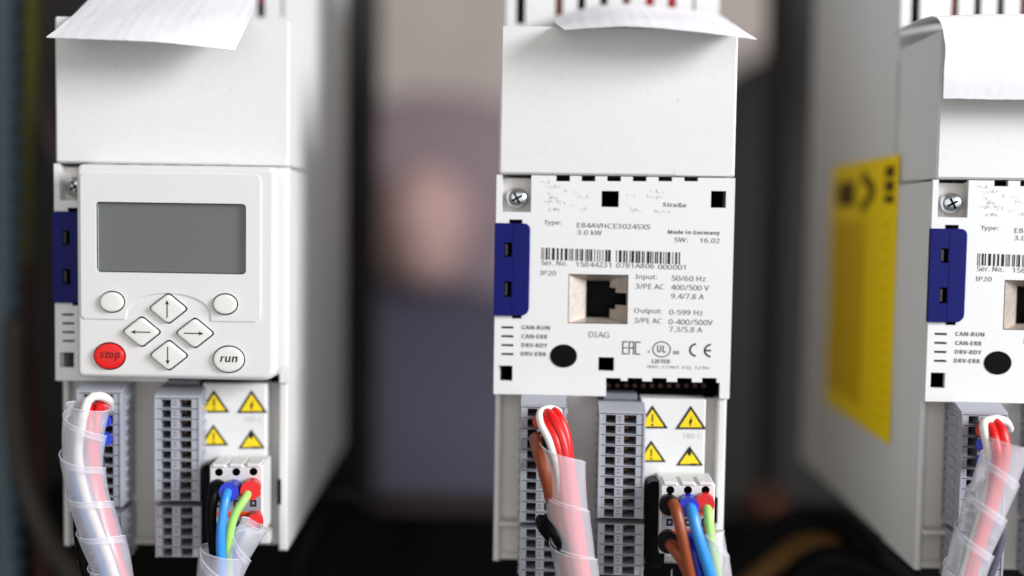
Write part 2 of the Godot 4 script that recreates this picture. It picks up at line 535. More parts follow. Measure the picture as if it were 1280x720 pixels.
func inverter() -> Node3D:
	var u := thing("frequency_inverter", "white frequency inverter with uncovered printed front plate between two others", "inverter", BASE, "frequency inverters mounted side by side")
	var pl := rect(618.8, 220.5, 915.5, 495.5, 0.0)
	var L := pl.position.x
	var R := pl.end.x
	var ptop := pl.end.y
	var pbot := pl.position.y
	var cap := rect(625, 34, 920.5, 219.5, 0.0)
	var low := rect(612, 497, 902, 705, LOWZ).position.y
	var hi := 0.118
	var REAR := -0.040
	# --- shells
	var st := ST()
	prism(st, rrect(cap, 0.0007, 3), REAR, TOPZ, 0.0006)
	part(st, "upper_cover", "white", u)
	st = ST()                                                     # small step moulded at the lower right of the cover
	rbox(st, Rect2(cap.end.x - 0.0175, cap.position.y + 0.0003, 0.0163, 0.0021), TOPZ - 0.0003, TOPZ + 0.00005, 0.00002)
	part(st, "cover_catch", "white", u)
	st = ST()                                                     # faint scuffs
	rng.seed = 23
	for q in [[805, 118], [842, 128], [700, 96], [790, 170]]:
		for k in 3:
			var c := P(q[0] + rng.randf_range(-6, 6), q[1] + rng.randf_range(-5, 5), TOPZ)
			var a := rng.randf_range(0, PI)
			var d := Vector2(cos(a), sin(a)) * rng.randf_range(0.0002, 0.0007)
			var n := Vector2(-d.y, d.x).normalized() * 0.00008
			var cc := Vector2(c.x, c.y)
			prism(st, PackedVector2Array([cc - d, cc + n, cc + d, cc - n]), TOPZ - 0.0001, TOPZ + 0.00002)
	part(st, "scuff", "scuff", u)
	st = ST()                                                     # side walls behind the plate and round the bay
	box(st, Vector3(L + 0.0004, low, REAR), Vector3(L + 0.0022, pbot - 0.0003, LOWZ), 0.0005)
	box(st, Vector3(L + 0.0002, pbot - 0.0003, REAR), Vector3(L + 0.0018, ptop - 0.0004, -0.0016))
	part(st, "side_wall", "white", u)
	st = ST()
	box(st, Vector3(R - 0.0032, low, REAR), Vector3(R - 0.0006, pbot - 0.0003, LOWZ + 0.004), 0.0005)
	box(st, Vector3(R - 0.0018, pbot - 0.0003, REAR), Vector3(R - 0.0002, ptop - 0.0004, -0.0016))
	part(st, "side_wall", "white", u)
	st = ST()
	box(st, Vector3(L + 0.0022, low, REAR), Vector3(R - 0.0032, pbot - 0.0003, BAYZ))
	box(st, Vector3(L + 0.0022, low, BAYZ), Vector3(L + 0.0275, low + 0.0022, LOWZ - 0.002), 0.0006)
	box(st, Vector3(L + 0.0022, low + 0.0115, BAYZ), Vector3(L + 0.0095, low + 0.0127, BAYZ + 0.006), 0.0004)
	box(st, Vector3(L + 0.0022, pbot - 0.0003, REAR), Vector3(R - 0.0032, pbot + 0.0009, -0.0105))
	part(st, "terminal_bay", "recess_bounce", u)
	st = ST()
	box(st, Vector3(L + 0.002, pbot + 0.0012, REAR), Vector3(R - 0.002, ptop - 0.001, -0.011))
	part(st, "shade_backing", "inside_shade", u)  # near-black backing, coloured so that the plate holes look shaded
	# --- rear housing with the ventilation slots on top
	var slots := []
	for x in [[645, 656.4], [694, 703.6], [722, 731.6], [750, 759.6], [778, 787.6], [806.5, 817.5], [834.5, 845], [866, 869]]:
		var q := rect(x[0], 0, x[1], 30, REAR)
		slots.append(Rect2(q.position.x, q.position.y, q.size.x, hi - 0.006 - q.position.y))
	st = ST()
	var rl := L + 0.0005
	var rr := R - 0.0005
	plate(st, Rect2(rl, cap.end.y - 0.004, rr - rl, hi - cap.end.y + 0.004), slots, REAR - 0.0022, REAR - 0.0001)
	part(st, "vent_grille", "white", u)
	st = ST()
	box(st, Vector3(rl, low + 0.0005, -0.17), Vector3(rl + 0.002, hi, REAR - 0.0023))
	box(st, Vector3(rr - 0.002, low + 0.0005, -0.17), Vector3(rr, hi, REAR - 0.0023))
	box(st, Vector3(rl + 0.002, low + 0.0005, -0.17), Vector3(rr - 0.002, cap.end.y + 0.0005, REAR - 0.0023))
	box(st, Vector3(rl + 0.002, cap.end.y + 0.0005, -0.17), Vector3(rr - 0.002, hi, -0.075))
	box(st, Vector3(rl + 0.002, hi - 0.002, -0.075), Vector3(rr - 0.002, hi, REAR - 0.0023))
	part(st, "rear_housing", "white", u)
	# components glimpsed through the slots
	for q in [[811, 0.0042, "red", -12], [840, 0.0042, "red", -11], [699, 0.004, "brown", -60], [783, 0.004, "brown", -30]]:
		var c := P(q[0], 15, REAR - 0.006)
		var low_y := P(q[0], 12 if q[2] == "red" else 60, REAR - 0.006).y
		st = ST()
		tube(st, [Vector3(c.x, low_y, c.z), Vector3(c.x, 0.112, c.z)], q[1] * 0.75, 14, 0.02)
		part(st, "component", q[2], u)
	st = ST()
	box(st, Vector3(rl + 0.003, cap.end.y + 0.0006, -0.0735), Vector3(rr - 0.003, hi - 0.003, -0.0725))
	part(st, "circuit_board", "inside_shade", u)
	# --- printed front plate
	var holes := [rect(627.5, 215, 664, 265), rect(752, 238.7, 773.5, 258.8), rect(888.7, 238.7, 907.6, 259.8), rect(710.5, 343, 785, 404.5), rect(623, 457, 640.5, 476), rect(748, 446.5, 767.5, 463.7), rect(757.5, 477, 899.5, 505)]
	for x in [695.5, 727.2, 759.2, 791.2, 823.2, 855.6]: holes.append(rect(x, 215, x + 17, 226.6))
	for y in [409.3, 420.4, 431.5, 442.6]: holes.append(rect(626.5, y - 1.4, 641.8, y + 1.4))
	for x in [757.5, 784.5, 815, 846.5, 877.5]: holes.append(rect(x, 472.5, x + 18.5, 480))
	st = ST()
	plate(st, pl, holes, -0.0015, 0.0)
	part(st, "front_plate", "label_white", u)
	# pocket of the fixing screw
	var pk := rect(627.5, 221, 664, 265)
	st = ST()
	rbox(st, Rect2(pk.position.x - 0.001, pk.position.y - 0.001, pk.size.x + 0.002, pk.size.y + 0.0007), -0.006, -0.0042)
	box(st, Vector3(pk.position.x - 0.001, pk.position.y - 0.001, -0.0042), Vector3(pk.end.x + 0.001, pk.position.y, -0.0015))
	box(st, Vector3(pk.end.x, pk.position.y, -0.0042), Vector3(pk.end.x + 0.001, pk.end.y, -0.0015))
	part(st, "screw_pocket", "recess_bounce", u)
	screw(u)
	# blue clip
	var bc := rect(619.5, 279, 662, 394.5)
	var bz := 0.0011
	st = ST()
	var s1 := rect(631, 303, 640, 321)
	var s2 := rect(630.5, 351.5, 639.5, 371)
	# body in bands round the two slots, rounded on the right
	prism(st, rrect4(Rect2(s1.end.x, bc.position.y, bc.end.x - s1.end.x, bc.size.y), 0.0, 0.0025, 0.0018, 0.0), -0.001, bz, 0.0003)
	plate(st, Rect2(bc.position.x - 0.0004, bc.position.y, s1.end.x - bc.position.x + 0.0006, bc.size.y), [s1, s2], -0.001, bz - 0.0001)
	part(st, "blue_clip", "blue_clip", u)
	st = ST()
	for s in [s1, s2]: rbox(st, Rect2(s.position.x, s.position.y, s.size.x, s.size.y), -0.0012, 0.0002)
	rbox(st, rect(637, 274.3, 653, 279), -0.0005, 0.0001)
	rbox(st, rect(640, 394.5, 652, 398), -0.0005, 0.0001)
	part(st, "clip_slot", "inside_shade", u)  # black floors put in for the shade of the clip slots
	st = ST()
	for s in [s1, s2]: rbox(st, Rect2(s.position.x + s.size.x * 0.1, s.position.y + s.size.y * 0.12, s.size.x * 0.3, s.size.y * 0.76), 0.0001, 0.0006)
	part(st, "clip_tongue", "dark_brass", u)
	# round black plug
	st = ST()
	var dc := P(704.4, 445, 0.0)
	prism(st, oval(Vector2(dc.x, dc.y), 0.00405, 0.0035), -0.001, 0.00025, 0.0002)
	part(st, "round_plug", "black_plastic", u)
	# diagnosis socket: a metal funnel round a dark keyed opening
	var o := rect(710.5, 343, 785, 404.5)
	var zi := -0.0045
	var i0 := Rect2(o.position.x + o.size.x * 0.30, o.position.y + o.size.y * 0.10, o.size.x * 0.41, o.size.y * 0.76)
	st = ST()
	var oc := [o.position, Vector2(o.end.x, o.position.y), o.end, Vector2(o.position.x, o.end.y)]
	var ic := [i0.position, Vector2(i0.end.x, i0.position.y), i0.end, Vector2(i0.position.x, i0.end.y)]
	for k in [0, 2, 3]:
		var a: Vector2 = oc[k]; var b: Vector2 = oc[(k + 1) % 4]; var c: Vector2 = ic[(k + 1) % 4]; var d: Vector2 = ic[k]
		quad(st, Vector3(a.x, a.y, -0.0001), Vector3(b.x, b.y, -0.0001), Vector3(c.x, c.y, zi), Vector3(d.x, d.y, zi))
	# the right flank is notched in two steps for the plug's latch: only the metal above and below the notch stands
	var cy := o.position.y + o.size.y * 0.50
	for k in [[0.71, 0.80, 0.22], [0.80, 0.975, 0.125], [0.975, 1.0, 0.0]]:
		var ta: float = (k[0] - 0.71) / 0.29
		var tb: float = (k[1] - 0.71) / 0.29
		var xa := lerpf(i0.end.x, o.end.x, ta)
		var xb := lerpf(i0.end.x, o.end.x, tb)
		var za := lerpf(zi, -0.0001, ta)
		var zb := lerpf(zi, -0.0001, tb)
		var hh: float = o.size.y * k[2]
		quad(st, Vector3(xa, cy + hh, za), Vector3(xb, cy + hh, zb), Vector3(xb, lerpf(i0.end.y, o.end.y, tb), zb), Vector3(xa, lerpf(i0.end.y, o.end.y, ta), za))
		quad(st, Vector3(xa, lerpf(i0.position.y, o.position.y, ta), za), Vector3(xb, lerpf(i0.position.y, o.position.y, tb), zb), Vector3(xb, cy - hh, zb), Vector3(xa, cy - hh, za))
	var sock := part(st, "diagnosis_socket", "tinned", u)
	st = ST()                                                       # the jack behind it: an open box of black plastic
	var jb := Rect2(i0.position.x, i0.position.y, o.end.x - i0.position.x - 0.0001, i0.size.y)
	var zd := -0.0108
	plate(st, Rect2(jb.position.x - 0.0006, jb.position.y - 0.0006, jb.size.x + 0.0012, jb.size.y + 0.0012), [jb], zd, zi - 0.0001)
	rbox(st, Rect2(jb.position.x - 0.0006, jb.position.y - 0.0006, jb.size.x + 0.0012, jb.size.y + 0.0012), zd - 0.0002, zd + 0.0001)
	put(st, "jack", "black_plastic", sock)
	st = ST()
	for k in 4:
		var a: Vector2 = oc[k]; var b: Vector2 = oc[(k + 1) % 4]
		var d := (b - a).normalized() * 0.00016
		var n := Vector2(-d.y, d.x)
		prism(st, PackedVector2Array([a, b, b + n, a + n]), -0.0012, 0.00003 + k * 0.000004)
	put(st, "rim", "inside_shade", sock)
	# row of contacts in the long slot under the plate
	st = ST()
	var sl := rect(757.5, 474, 899.5, 497, -0.006)
	rbox(st, Rect2(sl.position.x, sl.position.y, sl.size.x, sl.size.y), -0.0100, -0.0075)
	part(st, "edge_connector", "inside_shade", u)
	for k in 12:
		var c := P(761 + k * 10.8, 482, -0.006)
		st = ST()
		prism(st, oval(Vector2(c.x, c.y), 0.0008, 0.0008, 10), -0.0075, -0.0062, 0.0003)
		part(st, "contact_pin", "dark_red", u)
	# --- terminal bay
	terminal_block(u, 650, 706.5, 509.5, 653.5, 11, true)
	terminal_block(u, 649, 705.5, 660.5, 726, 5, false)
	terminal_block(u, 747.5, 805.5, 517.5, 648, 10, true)
	terminal_block(u, 746.5, 804.5, 654.5, 719.5, 5, false)
	# white sign panel
	st = ST()
	var wp := rect(800, 498.5, 881, 626, 0.0)
	rbox(st, Rect2(wp.position.x, low + 0.004, wp.size.x, pbot - 0.0004 - low - 0.004), BAYZ, 0.0, 0.0004)
	part(st, "sign_panel", "white", u)
	warning_triangle(u, 815.5, 506.5, 535.5, 19.5, 0.00005, "mark")
	warning_triangle(u, 863.5, 507, 536.5, 19.5, 0.00005, "bolt")
	warning_triangle(u, 814, 550.5, 577.5, 18.5, 0.00005, "mark")
	warning_triangle(u, 862, 557.5, 582, 17.0, 0.00005, "hand")
	words("180 s", 853, 544.5, 875, 545, 6.5, 0.00005, "ink_faded", u, false, BASE)
	# black rounded cover left of the power connector
	st = ST()
	var bk := rect(806, 598, 830, 705, 0.004)
	prism(st, rrect(bk, 0.0022), BAYZ, 0.0095, 0.0016)
	part(st, "black_cover", "black_plastic", u)
	# power connector
	var pc := rect(825, 604, 893, 693, POWZ)
	var ph := []
	for x in [838, 860, 882]: ph.append([x, 612.5])
	st = ST()
	prism(st, rrect(pc, 0.0004, 2), 0.0001, POWZ, 0.0004)
	var conn := part(st, "power_connector", "white", u)
	st = ST()
	for q in ph:
		var c := P(q[0], q[1], POWZ)
		prism(st, oval(Vector2(c.x, c.y), 0.00115, 0.00115, 18), POWZ - 0.001, POWZ + 0.00006)
	put(st, "test_hole", "inside_shade", conn)  # flat black discs: the shade of the holes as colour
	st = ST()
	for y in [[637.5, 643], [663, 669.5]]:
		var q := rect(827, y[0], 891, y[1], POWZ)
		rbox(st, q, POWZ - 0.001, POWZ + 0.0007, 0.0002)
	put(st, "release_bar", "orange", conn)
	st = ST()
	rbox(st, rect(827, 644.5, 891, 662, POWZ), POWZ - 0.001, POWZ + 0.0003, 0.0001)
	put(st, "marking_strip", "terminal_grey", conn)
	st = ST()
	for x in [837, 860, 881]:
		var q := rect(x - 4, 648, x + 4, 657, POWZ)
		plate(st, q, [Rect2(q.position + q.size * 0.3, q.size * 0.4)], POWZ + 0.0003, POWZ + 0.00038)
	put(st, "marking", "ink", conn)
	st = ST()                                                       # moulded ribs over the holes
	for x in [838, 860, 882]: rbox(st, rect(x - 8, 602, x + 8, 606.5, POWZ), POWZ - 0.008, POWZ + 0.0004, 0.0002)
	put(st, "rib", "white", conn)
	st = ST()                                                       # clip teeth at the foot
	for x in [[806, 812], [818, 826], [872, 884]]:
		var q := rect(x[0], 690, x[1], 704, 0.002)
		rbox(st, q, -0.004, 0.002, 0.0002)
	part(st, "foot_tooth", "white", u)
	st = ST()                                                       # slot in the right wall, a near-black inlay for its shade
	var ws := rect(892, 622, 897, 654, LOWZ + 0.004)
	rbox(st, ws, LOWZ + 0.002, LOWZ + 0.00408)
	part(st, "wall_slot", "inside_shade", u)
	return u

func ring(st: SurfaceTool, c: Vector2, rx: float, ry: float, w: float, a0: float, a1: float, z: float) -> void:
	var n := 28
	for k in n:
		var a := lerpf(a0, a1, float(k) / n)
		var b := lerpf(a0, a1, float(k + 1) / n)
		var p := Vector2(cos(a), sin(a)); var q := Vector2(cos(b), sin(b))
		var R1 := Vector2(rx, ry); var R0 := Vector2(rx - w, ry - w)
		var pts := [c + p * R0, c + p * R1, c + q * R1, c + q * R0]
		quad(st, Vector3(pts[0].x, pts[0].y, z), Vector3(pts[1].x, pts[1].y, z), Vector3(pts[2].x, pts[2].y, z), Vector3(pts[3].x, pts[3].y, z))

func front_print(u: Node3D) -> void:
	var z := 0.00006
	var S := 0.026
	var rows := [
		["Type:", 680, 278.6, 702, 6.8, "print"], ["E84AVHCE3024SXS", 721.5, 281.4, 813, 6.2, "print"], ["3.0 kW", 721.5, 290.2, 752.5, 6.2, "print"],
		["SW:", 843.5, 299.6, 860, 5.8, "print"], ["16.02", 875, 300.4, 900, 5.8, "print"],
		["Ser. No.", 677, 328.4, 709.5, 6.2, "print"], ["15844231", 720, 330.2, 764, 6.0, "print"], ["0781A806", 770.5, 331.6, 818, 6.0, "print"], ["000001", 823, 333.4, 857, 6.0, "print"],
		["IP20", 675.5, 341, 695, 5.8, "print"],
		["Input:", 794.6, 346.6, 821.5, 7.6, "print"], ["50/60 Hz", 840, 347.6, 882, 6.6, "print"], ["3/PE AC", 794.6, 357.6, 830, 6.4, "print"], ["400/500 V", 839, 359, 886.5, 6.6, "print"], ["9.4/7.8 A", 839, 370, 880, 6.6, "print"],
		["Output:", 793, 389, 827, 7.6, "print"], ["0-599 Hz", 836.7, 390.2, 878.5, 6.4, "print"], ["3/PE AC", 793, 400.4, 827, 6.4, "print"], ["0-400/500V", 836, 402, 891, 6.6, "print"], ["7.3/5.8 A", 836.7, 411.4, 878, 6.6, "print"],
		["DIAG", 736, 418, 761.5, 7.0, "ink_soft"],
		["CAN-RUN", 652, 409, 687.5, 5.0, "print"], ["CAN-ERR", 652, 420.2, 684.5, 5.0, "print"], ["DRV-RDY", 652, 431.2, 684.5, 5.0, "print"], ["DRV-ERR", 651, 442, 683, 5.0, "print"],
		["c", 810, 439.5, 813.5, 3.6, "print"], ["UL", 821.5, 436, 832.5, 9.0, "print"], ["us", 841.5, 440.6, 849, 4.4, "print"], ["LISTED", 815, 451.4, 837.5, 4.8, "print"], ["IND. CONT. EQ. 12TH", 809, 458.6, 886, 4.2, "ink_soft"],
	]
	for r in rows:
		words(r[0], r[1], r[2], r[3], r[2] + (r[3] - r[1]) * S, r[4], z, r[5], u, r[0] in ["UL", "us", "LISTED", "CAN-RUN", "CAN-ERR", "DRV-RDY", "DRV-ERR"], BASE)
	words("Made in Germany", 835, 290.5, 900, 291.8, 6.6, z, "print", u, true, BASE)
	words("Straße", 829, 255.4, 858, 256.6, 5.4, z, "ink_soft", u, true, BASE)
	# rubbed-off lines: only flecks of ink are left
	rng.seed = 11
	var st := ST()
	for l in [[675, 686, 227.8], [681, 700, 233.5], [684, 700, 247.2], [722, 735, 246.5], [681, 702, 253], [686, 700, 262], [722, 734, 261], [683, 690, 242], [812, 830, 237.5], [784, 793, 243.5], [806, 829, 244.5], [788, 803, 261.5], [817, 840, 262.5], [700, 726, 240], [700, 724.5, 256]]:
		var x: float = l[0]
		var thin: bool = l[1] - l[0] > 23.5
		while x < l[1]:
			var w := rng.randf_range(0.5, 1.6)
			if rng.randf() < (0.3 if thin else 0.75):
				var a := P(x, l[2] + rng.randf_range(-0.4, 2.4) + (x - 640) * 0.02 - 1.5, z - 0.00003)
				var hh: float = [0.0002, 0.00025, 0.0005, 0.0009][rng.randi() % 4]
				box(st, Vector3(a.x, a.y, 0.0), Vector3(a.x + w * 0.00024, a.y + hh, z))
			x += w + rng.randf_range(0.2, 1.0)
	part(st, "worn_print", "ink_faded", u)
	# barcode
	st = ST()
	rng.seed = 5
	var x := 677.0
	while x < 850.0:
		var w: float = [1.0, 1.0, 1.6, 2.4, 3.4][rng.randi() % 5]
		if not (x > 765 and x < 769):
			var a := P(x, 309.5 + (x - 677) * 0.035, z)
			var b := P(x, 324.5 + (x - 677) * 0.035, z)
			box(st, Vector3(a.x, b.y, 0.0), Vector3(a.x + w * 0.000236, a.y, z))
		x += w + [0.9, 1.3, 2.0, 2.6][rng.randi() % 4]
	part(st, "barcode", "ink", u)
	# conformity marks
	st = ST()
	var c := P(827, 436.7, z)
	ring(st, Vector2(c.x, c.y), 0.00275, 0.0024, 0.0003, 0, TAU, z)
	c = P(870, 437.5, z)
	ring(st, Vector2(c.x + 0.0003, c.y), 0.00235, 0.0021, 0.00055, PI * 0.55, PI * 1.45, z)
	c = P(888.5, 438.3, z)
	ring(st, Vector2(c.x + 0.0003, c.y), 0.00235, 0.0021, 0.00055, PI * 0.55, PI * 1.45, z)
	box(st, Vector3(c.x - 0.0018, c.y - 0.00025, 0.0), Vector3(c.x + 0.0001, c.y + 0.00025, z))
	for k in 3:                                                    # the squared letters E A C
		var a := P(778 + k * 8.0, 426.5 + k * 0.2, z)
		var b := P(784.5 + k * 8.0, 443 + k * 0.2, z)
		var t := 0.00033
		box(st, Vector3(a.x, b.y, 0.0), Vector3(a.x + t, a.y, z))
		box(st, Vector3(a.x, a.y - t, 0.0), Vector3(b.x, a.y, z - 0.000004))
		if k != 1: box(st, Vector3(a.x, b.y, 0.0), Vector3(b.x, b.y + t, z - 0.000004))
		if k != 2: box(st, Vector3(a.x, (a.y + b.y) * 0.5 - t * 0.5, 0.0), Vector3(b.x, (a.y + b.y) * 0.5 + t * 0.5, z - 0.000004))
		if k == 1: box(st, Vector3(b.x - t, b.y, 0.0), Vector3(b.x, a.y, z - 0.000002))
	part(st, "conformity_mark", "ink", u)

# ---------------------------------------------------------------- the plugged-on keypad
func keypad() -> void:
	var foot := P(220, 478, 0.0005)
	var k := thing("keypad", "white keypad with grey display and red stop button plugged onto inverter", "keypad", foot)
	var Z := 0.0092
	var body := rect(94.5, 206.5, 345.5, 474.5, Z)
	var scr := rect(120, 253.5, 308, 341.5, Z)
	var st := ST()
	prism(st, rrect4(body, 0.0016, 0.0042, 0.0022, 0.0018, 6), -0.0045, Z - 0.0022, 0.0)
	part(st, "housing", "keypad_white", k)
	# front skin round the display opening, its outer edge rolled over
	st = ST()
	var mid := Rect2(body.position.x + 0.0045, scr.position.y, body.size.x - 0.009, scr.size.y)
	plate(st, mid, [scr], Z - 0.0022, Z)
	var up := Rect2(mid.position.x, scr.end.y, mid.size.x, body.end.y - 0.0045 - scr.end.y)
	var dn := Rect2(mid.position.x, body.position.y + 0.0045, mid.size.x, scr.position.y - body.position.y - 0.0045)
	for r in [up, dn]: plate(st, r, [], Z - 0.0022, Z)
	# rolled rim: rings of the outline, stepping in and up
	var outline := rrect4(body, 0.0016, 0.0042, 0.0022, 0.0018, 6)
	var inner := rrect(Rect2(mid.position.x, dn.position.y, mid.size.x, up.end.y - dn.position.y), 0.00005, 6)
	var prev := []
	for s in 7:
		var a := 0.5 * PI * s / 6.0
		var cur := []
		for i in outline.size():
			var d: Vector2 = inner[i] - outline[i]
			var q: Vector2 = outline[i] + d.normalized() * minf(d.length(), 0.0018 * (1.0 - cos(a)))
			cur.append(Vector3(q.x, q.y, Z - 0.0022 + 0.0022 * sin(a)))
		if s > 0:
			for i in outline.size():
				var j := (i + 1) % outline.size()
				quad(st, prev[i], prev[j], cur[j], cur[i])
		prev = cur
	for i in outline.size():
		var j := (i + 1) % outline.size()
		quad(st, prev[i], prev[j], Vector3(inner[j].x, inner[j].y, Z), Vector3(inner[i].x, inner[i].y, Z))
	part(st, "front_skin", "keypad_white", k)
	# thin raised panel with an arch cut out over the arrow keys
	st = ST()
	var pz := Z + 0.0004
	var pn := rect(101.7, 217, 325.5, 400, Z)
	var sl := scr
	plate(st, Rect2(pn.position.x, sl.position.y, pn.size.x, sl.size.y), [sl], Z, pz)
	prism(st, rrect4(Rect2(pn.position.x, sl.end.y, pn.size.x, pn.end.y - sl.end.y), 0, 0, 0.0016, 0.0016), Z, pz, 0.0)
	var poly := PackedVector2Array([Vector2(pn.position.x, sl.position.y), Vector2(pn.position.x, pn.position.y + 0.001), Vector2(pn.position.x + 0.001, pn.position.y)])
	for i in 15:
		var a := PI - PI * i / 14.0
		var c := P(211, 400, Z)
		var bulge := Vector2(c.x + cos(a) * 0.0128, pn.position.y + pow(sin(a), 0.75) * 0.0079)
		poly.append(bulge)
	poly.append_array(PackedVector2Array([Vector2(pn.end.x - 0.001, pn.position.y), Vector2(pn.end.x, pn.position.y + 0.001), Vector2(pn.end.x, sl.position.y)]))
	prism(st, poly, Z, pz, 0.0)
	part(st, "panel", "keypad_white", k)
	# display
	st = ST()
	rbox(st, Rect2(scr.position.x - 0.0002, scr.position.y - 0.0002, scr.size.x + 0.0004, scr.size.y + 0.0004), Z - 0.0021, Z - 0.0009)
	var dsp := part(st, "display", "screen", k)
	st = ST()
	var w := 0.00034
	plate(st, scr, [Rect2(scr.position.x + w, scr.position.y + w, scr.size.x - 2 * w, scr.size.y - 2 * w)], Z - 0.0009, Z - 0.0006)
	for s in [[scr.position, 1, 1], [Vector2(scr.end.x, scr.position.y), -1, 1], [scr.end, -1, -1], [Vector2(scr.position.x, scr.end.y), 1, -1]]:
		var f := PackedVector2Array([s[0]])
		for i in 6:
			var a := 0.5 * PI * i / 5.0
			f.append(s[0] + Vector2(s[1] * 0.0012 * (1.0 - sin(a)), s[2] * 0.0012 * (1.0 - cos(a))))
		prism(st, f, Z - 0.0009, Z + 0.00039)
	put(st, "rim", "keypad_white", dsp)
	st = ST()
	plate(st, Rect2(scr.position.x, scr.position.y, scr.size.x, scr.size.y), [Rect2(scr.position.x + w, scr.position.y + w, scr.size.x - 2 * w, scr.size.y - 2 * w)], Z - 0.0006, Z - 0.0005)
	put(st, "dark_border", "screen_rim", dsp)
	# keys
	var round_keys := [[140.5, 377.3, 14.5, 12.2, "button_white", "", pz], [281.7, 380.2, 14.5, 12.2, "button_white", "", pz], [137.2, 445, 18.8, 15.8, "button_red", "stop", Z], [286.2, 449, 18.8, 15.8, "button_white", "run", Z]]
	for q in round_keys:
		var c := P(q[0], q[1], q[6])
		var sc := P(q[0] + 1, q[1], q[6]).distance_to(c)
		st = ST()
		dome(st, Vector2(c.x, c.y), oval(Vector2.ZERO, q[2] * sc, q[3] * sc, 40), q[6] - 0.0004, q[6] + 0.0012)
		var b := part(st, "key", q[4], k, "red key printed stop" if q[5] == "stop" else "white key printed run" if q[5] == "run" else "")
		st = ST()
		prism(st, oval(Vector2(c.x, c.y), q[2] * sc + 0.00036, q[3] * sc + 0.00036, 40), q[6] - 0.0004, q[6] + 0.00003)
		put(st, "gap", "inside_shade", b)  # black plate painting the shade round the key
		if q[5]:
			var wd := 12.3 if q[5] == "stop" else 10.5
			var t := words(q[5], q[0] - wd, q[1] - 0.2, q[0] + wd, q[1] + 0.3, 12.0 if q[5] == "stop" else 7.6, q[6] + 0.00118, "button_print" if q[5] == "stop" else "ink", b, true, Vector3.ZERO, 0.18)
			t.position.z += 0.00003
	var dia := [[210.8, 385.6, Vector2(0, 1)], [177.6, 414.6, Vector2(-1, 0)], [244, 416.2, Vector2(1, 0)], [211.5, 444, Vector2(0, -1)]]
	for q in dia:
		var c := P(q[0], q[1], Z)
		var sc := P(q[0] + 1, q[1], Z).distance_to(c)
		var sh := diamond(23.2 * sc, 18.6 * sc, 0.16)
		st = ST()
		dome(st, Vector2(c.x, c.y), sh, Z - 0.0004, Z + 0.0014)
		var b := part(st, "key", "button_white", k, "white diamond arrow key")
		st = ST()
		var gp := PackedVector2Array()
		for v in diamond(23.2 * sc + 0.0006, 18.6 * sc + 0.0005, 0.16): gp.append(Vector2(c.x, c.y) + v)
		prism(st, gp, Z - 0.0004, Z + 0.00003)
		put(st, "gap", "inside_shade", b)  # black surround for the shade at the edge of the arrow key
		st = ST()
		var d: Vector2 = q[2]
		var n := Vector2(-d.y, d.x)
		var ln := 0.0029 if d.x != 0.0 else 0.0026
		var c2 := Vector2(c.x, c.y)
		var zt := Z + 0.00142
		prism(st, PackedVector2Array([c2 - d * ln + n * 0.00017, c2 - d * ln - n * 0.00017, c2 + d * ln * 0.6 - n * 0.00017, c2 + d * ln * 0.6 + n * 0.00017]), zt - 0.0002, zt)
		prism(st, PackedVector2Array([c2 + d * ln, c2 + d * ln * 0.45 + n * 0.00065, c2 + d * ln * 0.6, c2 + d * ln * 0.45 - n * 0.00065]), zt - 0.0002, zt + 0.00001)
		put(st, "arrow", "ink", b)

func diamond(rx: float, ry: float, cut: float) -> PackedVector2Array:
	var o := PackedVector2Array()
	var cs := [Vector2(rx, 0), Vector2(0, ry), Vector2(-rx, 0), Vector2(0, -ry)]
	for i in 4:
		var p: Vector2 = cs[i]
		var a: Vector2 = cs[(i + 3) % 4]
		var b: Vector2 = cs[(i + 1) % 4]
		for k in 5:
			var t := k / 4.0
			var s := p.lerp(a, cut); var e := p.lerp(b, cut)
			o.append(s.lerp(p, t).lerp(p.lerp(e, t), t))
	return o

func dome(st: SurfaceTool, c: Vector2, shape: PackedVector2Array, z0: float, z1: float) -> void:
	var prof := [[1.0, 0.0], [1.0, 0.62], [0.985, 0.78], [0.95, 0.89], [0.88, 0.955], [0.7, 0.985], [0.4, 0.997], [0.0, 1.0]]
	var n := shape.size()
	var norm := func(i: int, k: int) -> Vector3:
		var p0: Vector2 = shape[(k + n - 1) % n]; var p1: Vector2 = shape[(k + 1) % n]
		var tang := (p1 - p0).normalized()
		var out := Vector2(tang.y, -tang.x)
		var a: Array = prof[maxi(i - 1, 0)]; var b: Array = prof[mini(i + 1, prof.size() - 1)]
		var dr: float = (a[0] - b[0]) * shape[k].length()
		var dz: float = (b[1] - a[1]) * (z1 - z0)
		return Vector3(out.x * dz, out.y * dz, dr).normalized() if dr + dz > 1e-9 else Vector3(0, 0, 1)
	for i in prof.size() - 1:
		for k in n:
			var q := []
			for e in [[i, k], [i + 1, k], [i + 1, (k + 1) % n], [i, (k + 1) % n]]:
				var s: Vector2 = shape[e[1]] * prof[e[0]][0]
				q.append([Vector3(c.x + s.x, c.y + s.y, lerpf(z0, z1, prof[e[0]][1])), norm.call(e[0], e[1])])
			for v in [0, 1, 2, 0, 2, 3]:
				st.set_normal(q[v][1]); st.add_vertex(q[v][0])

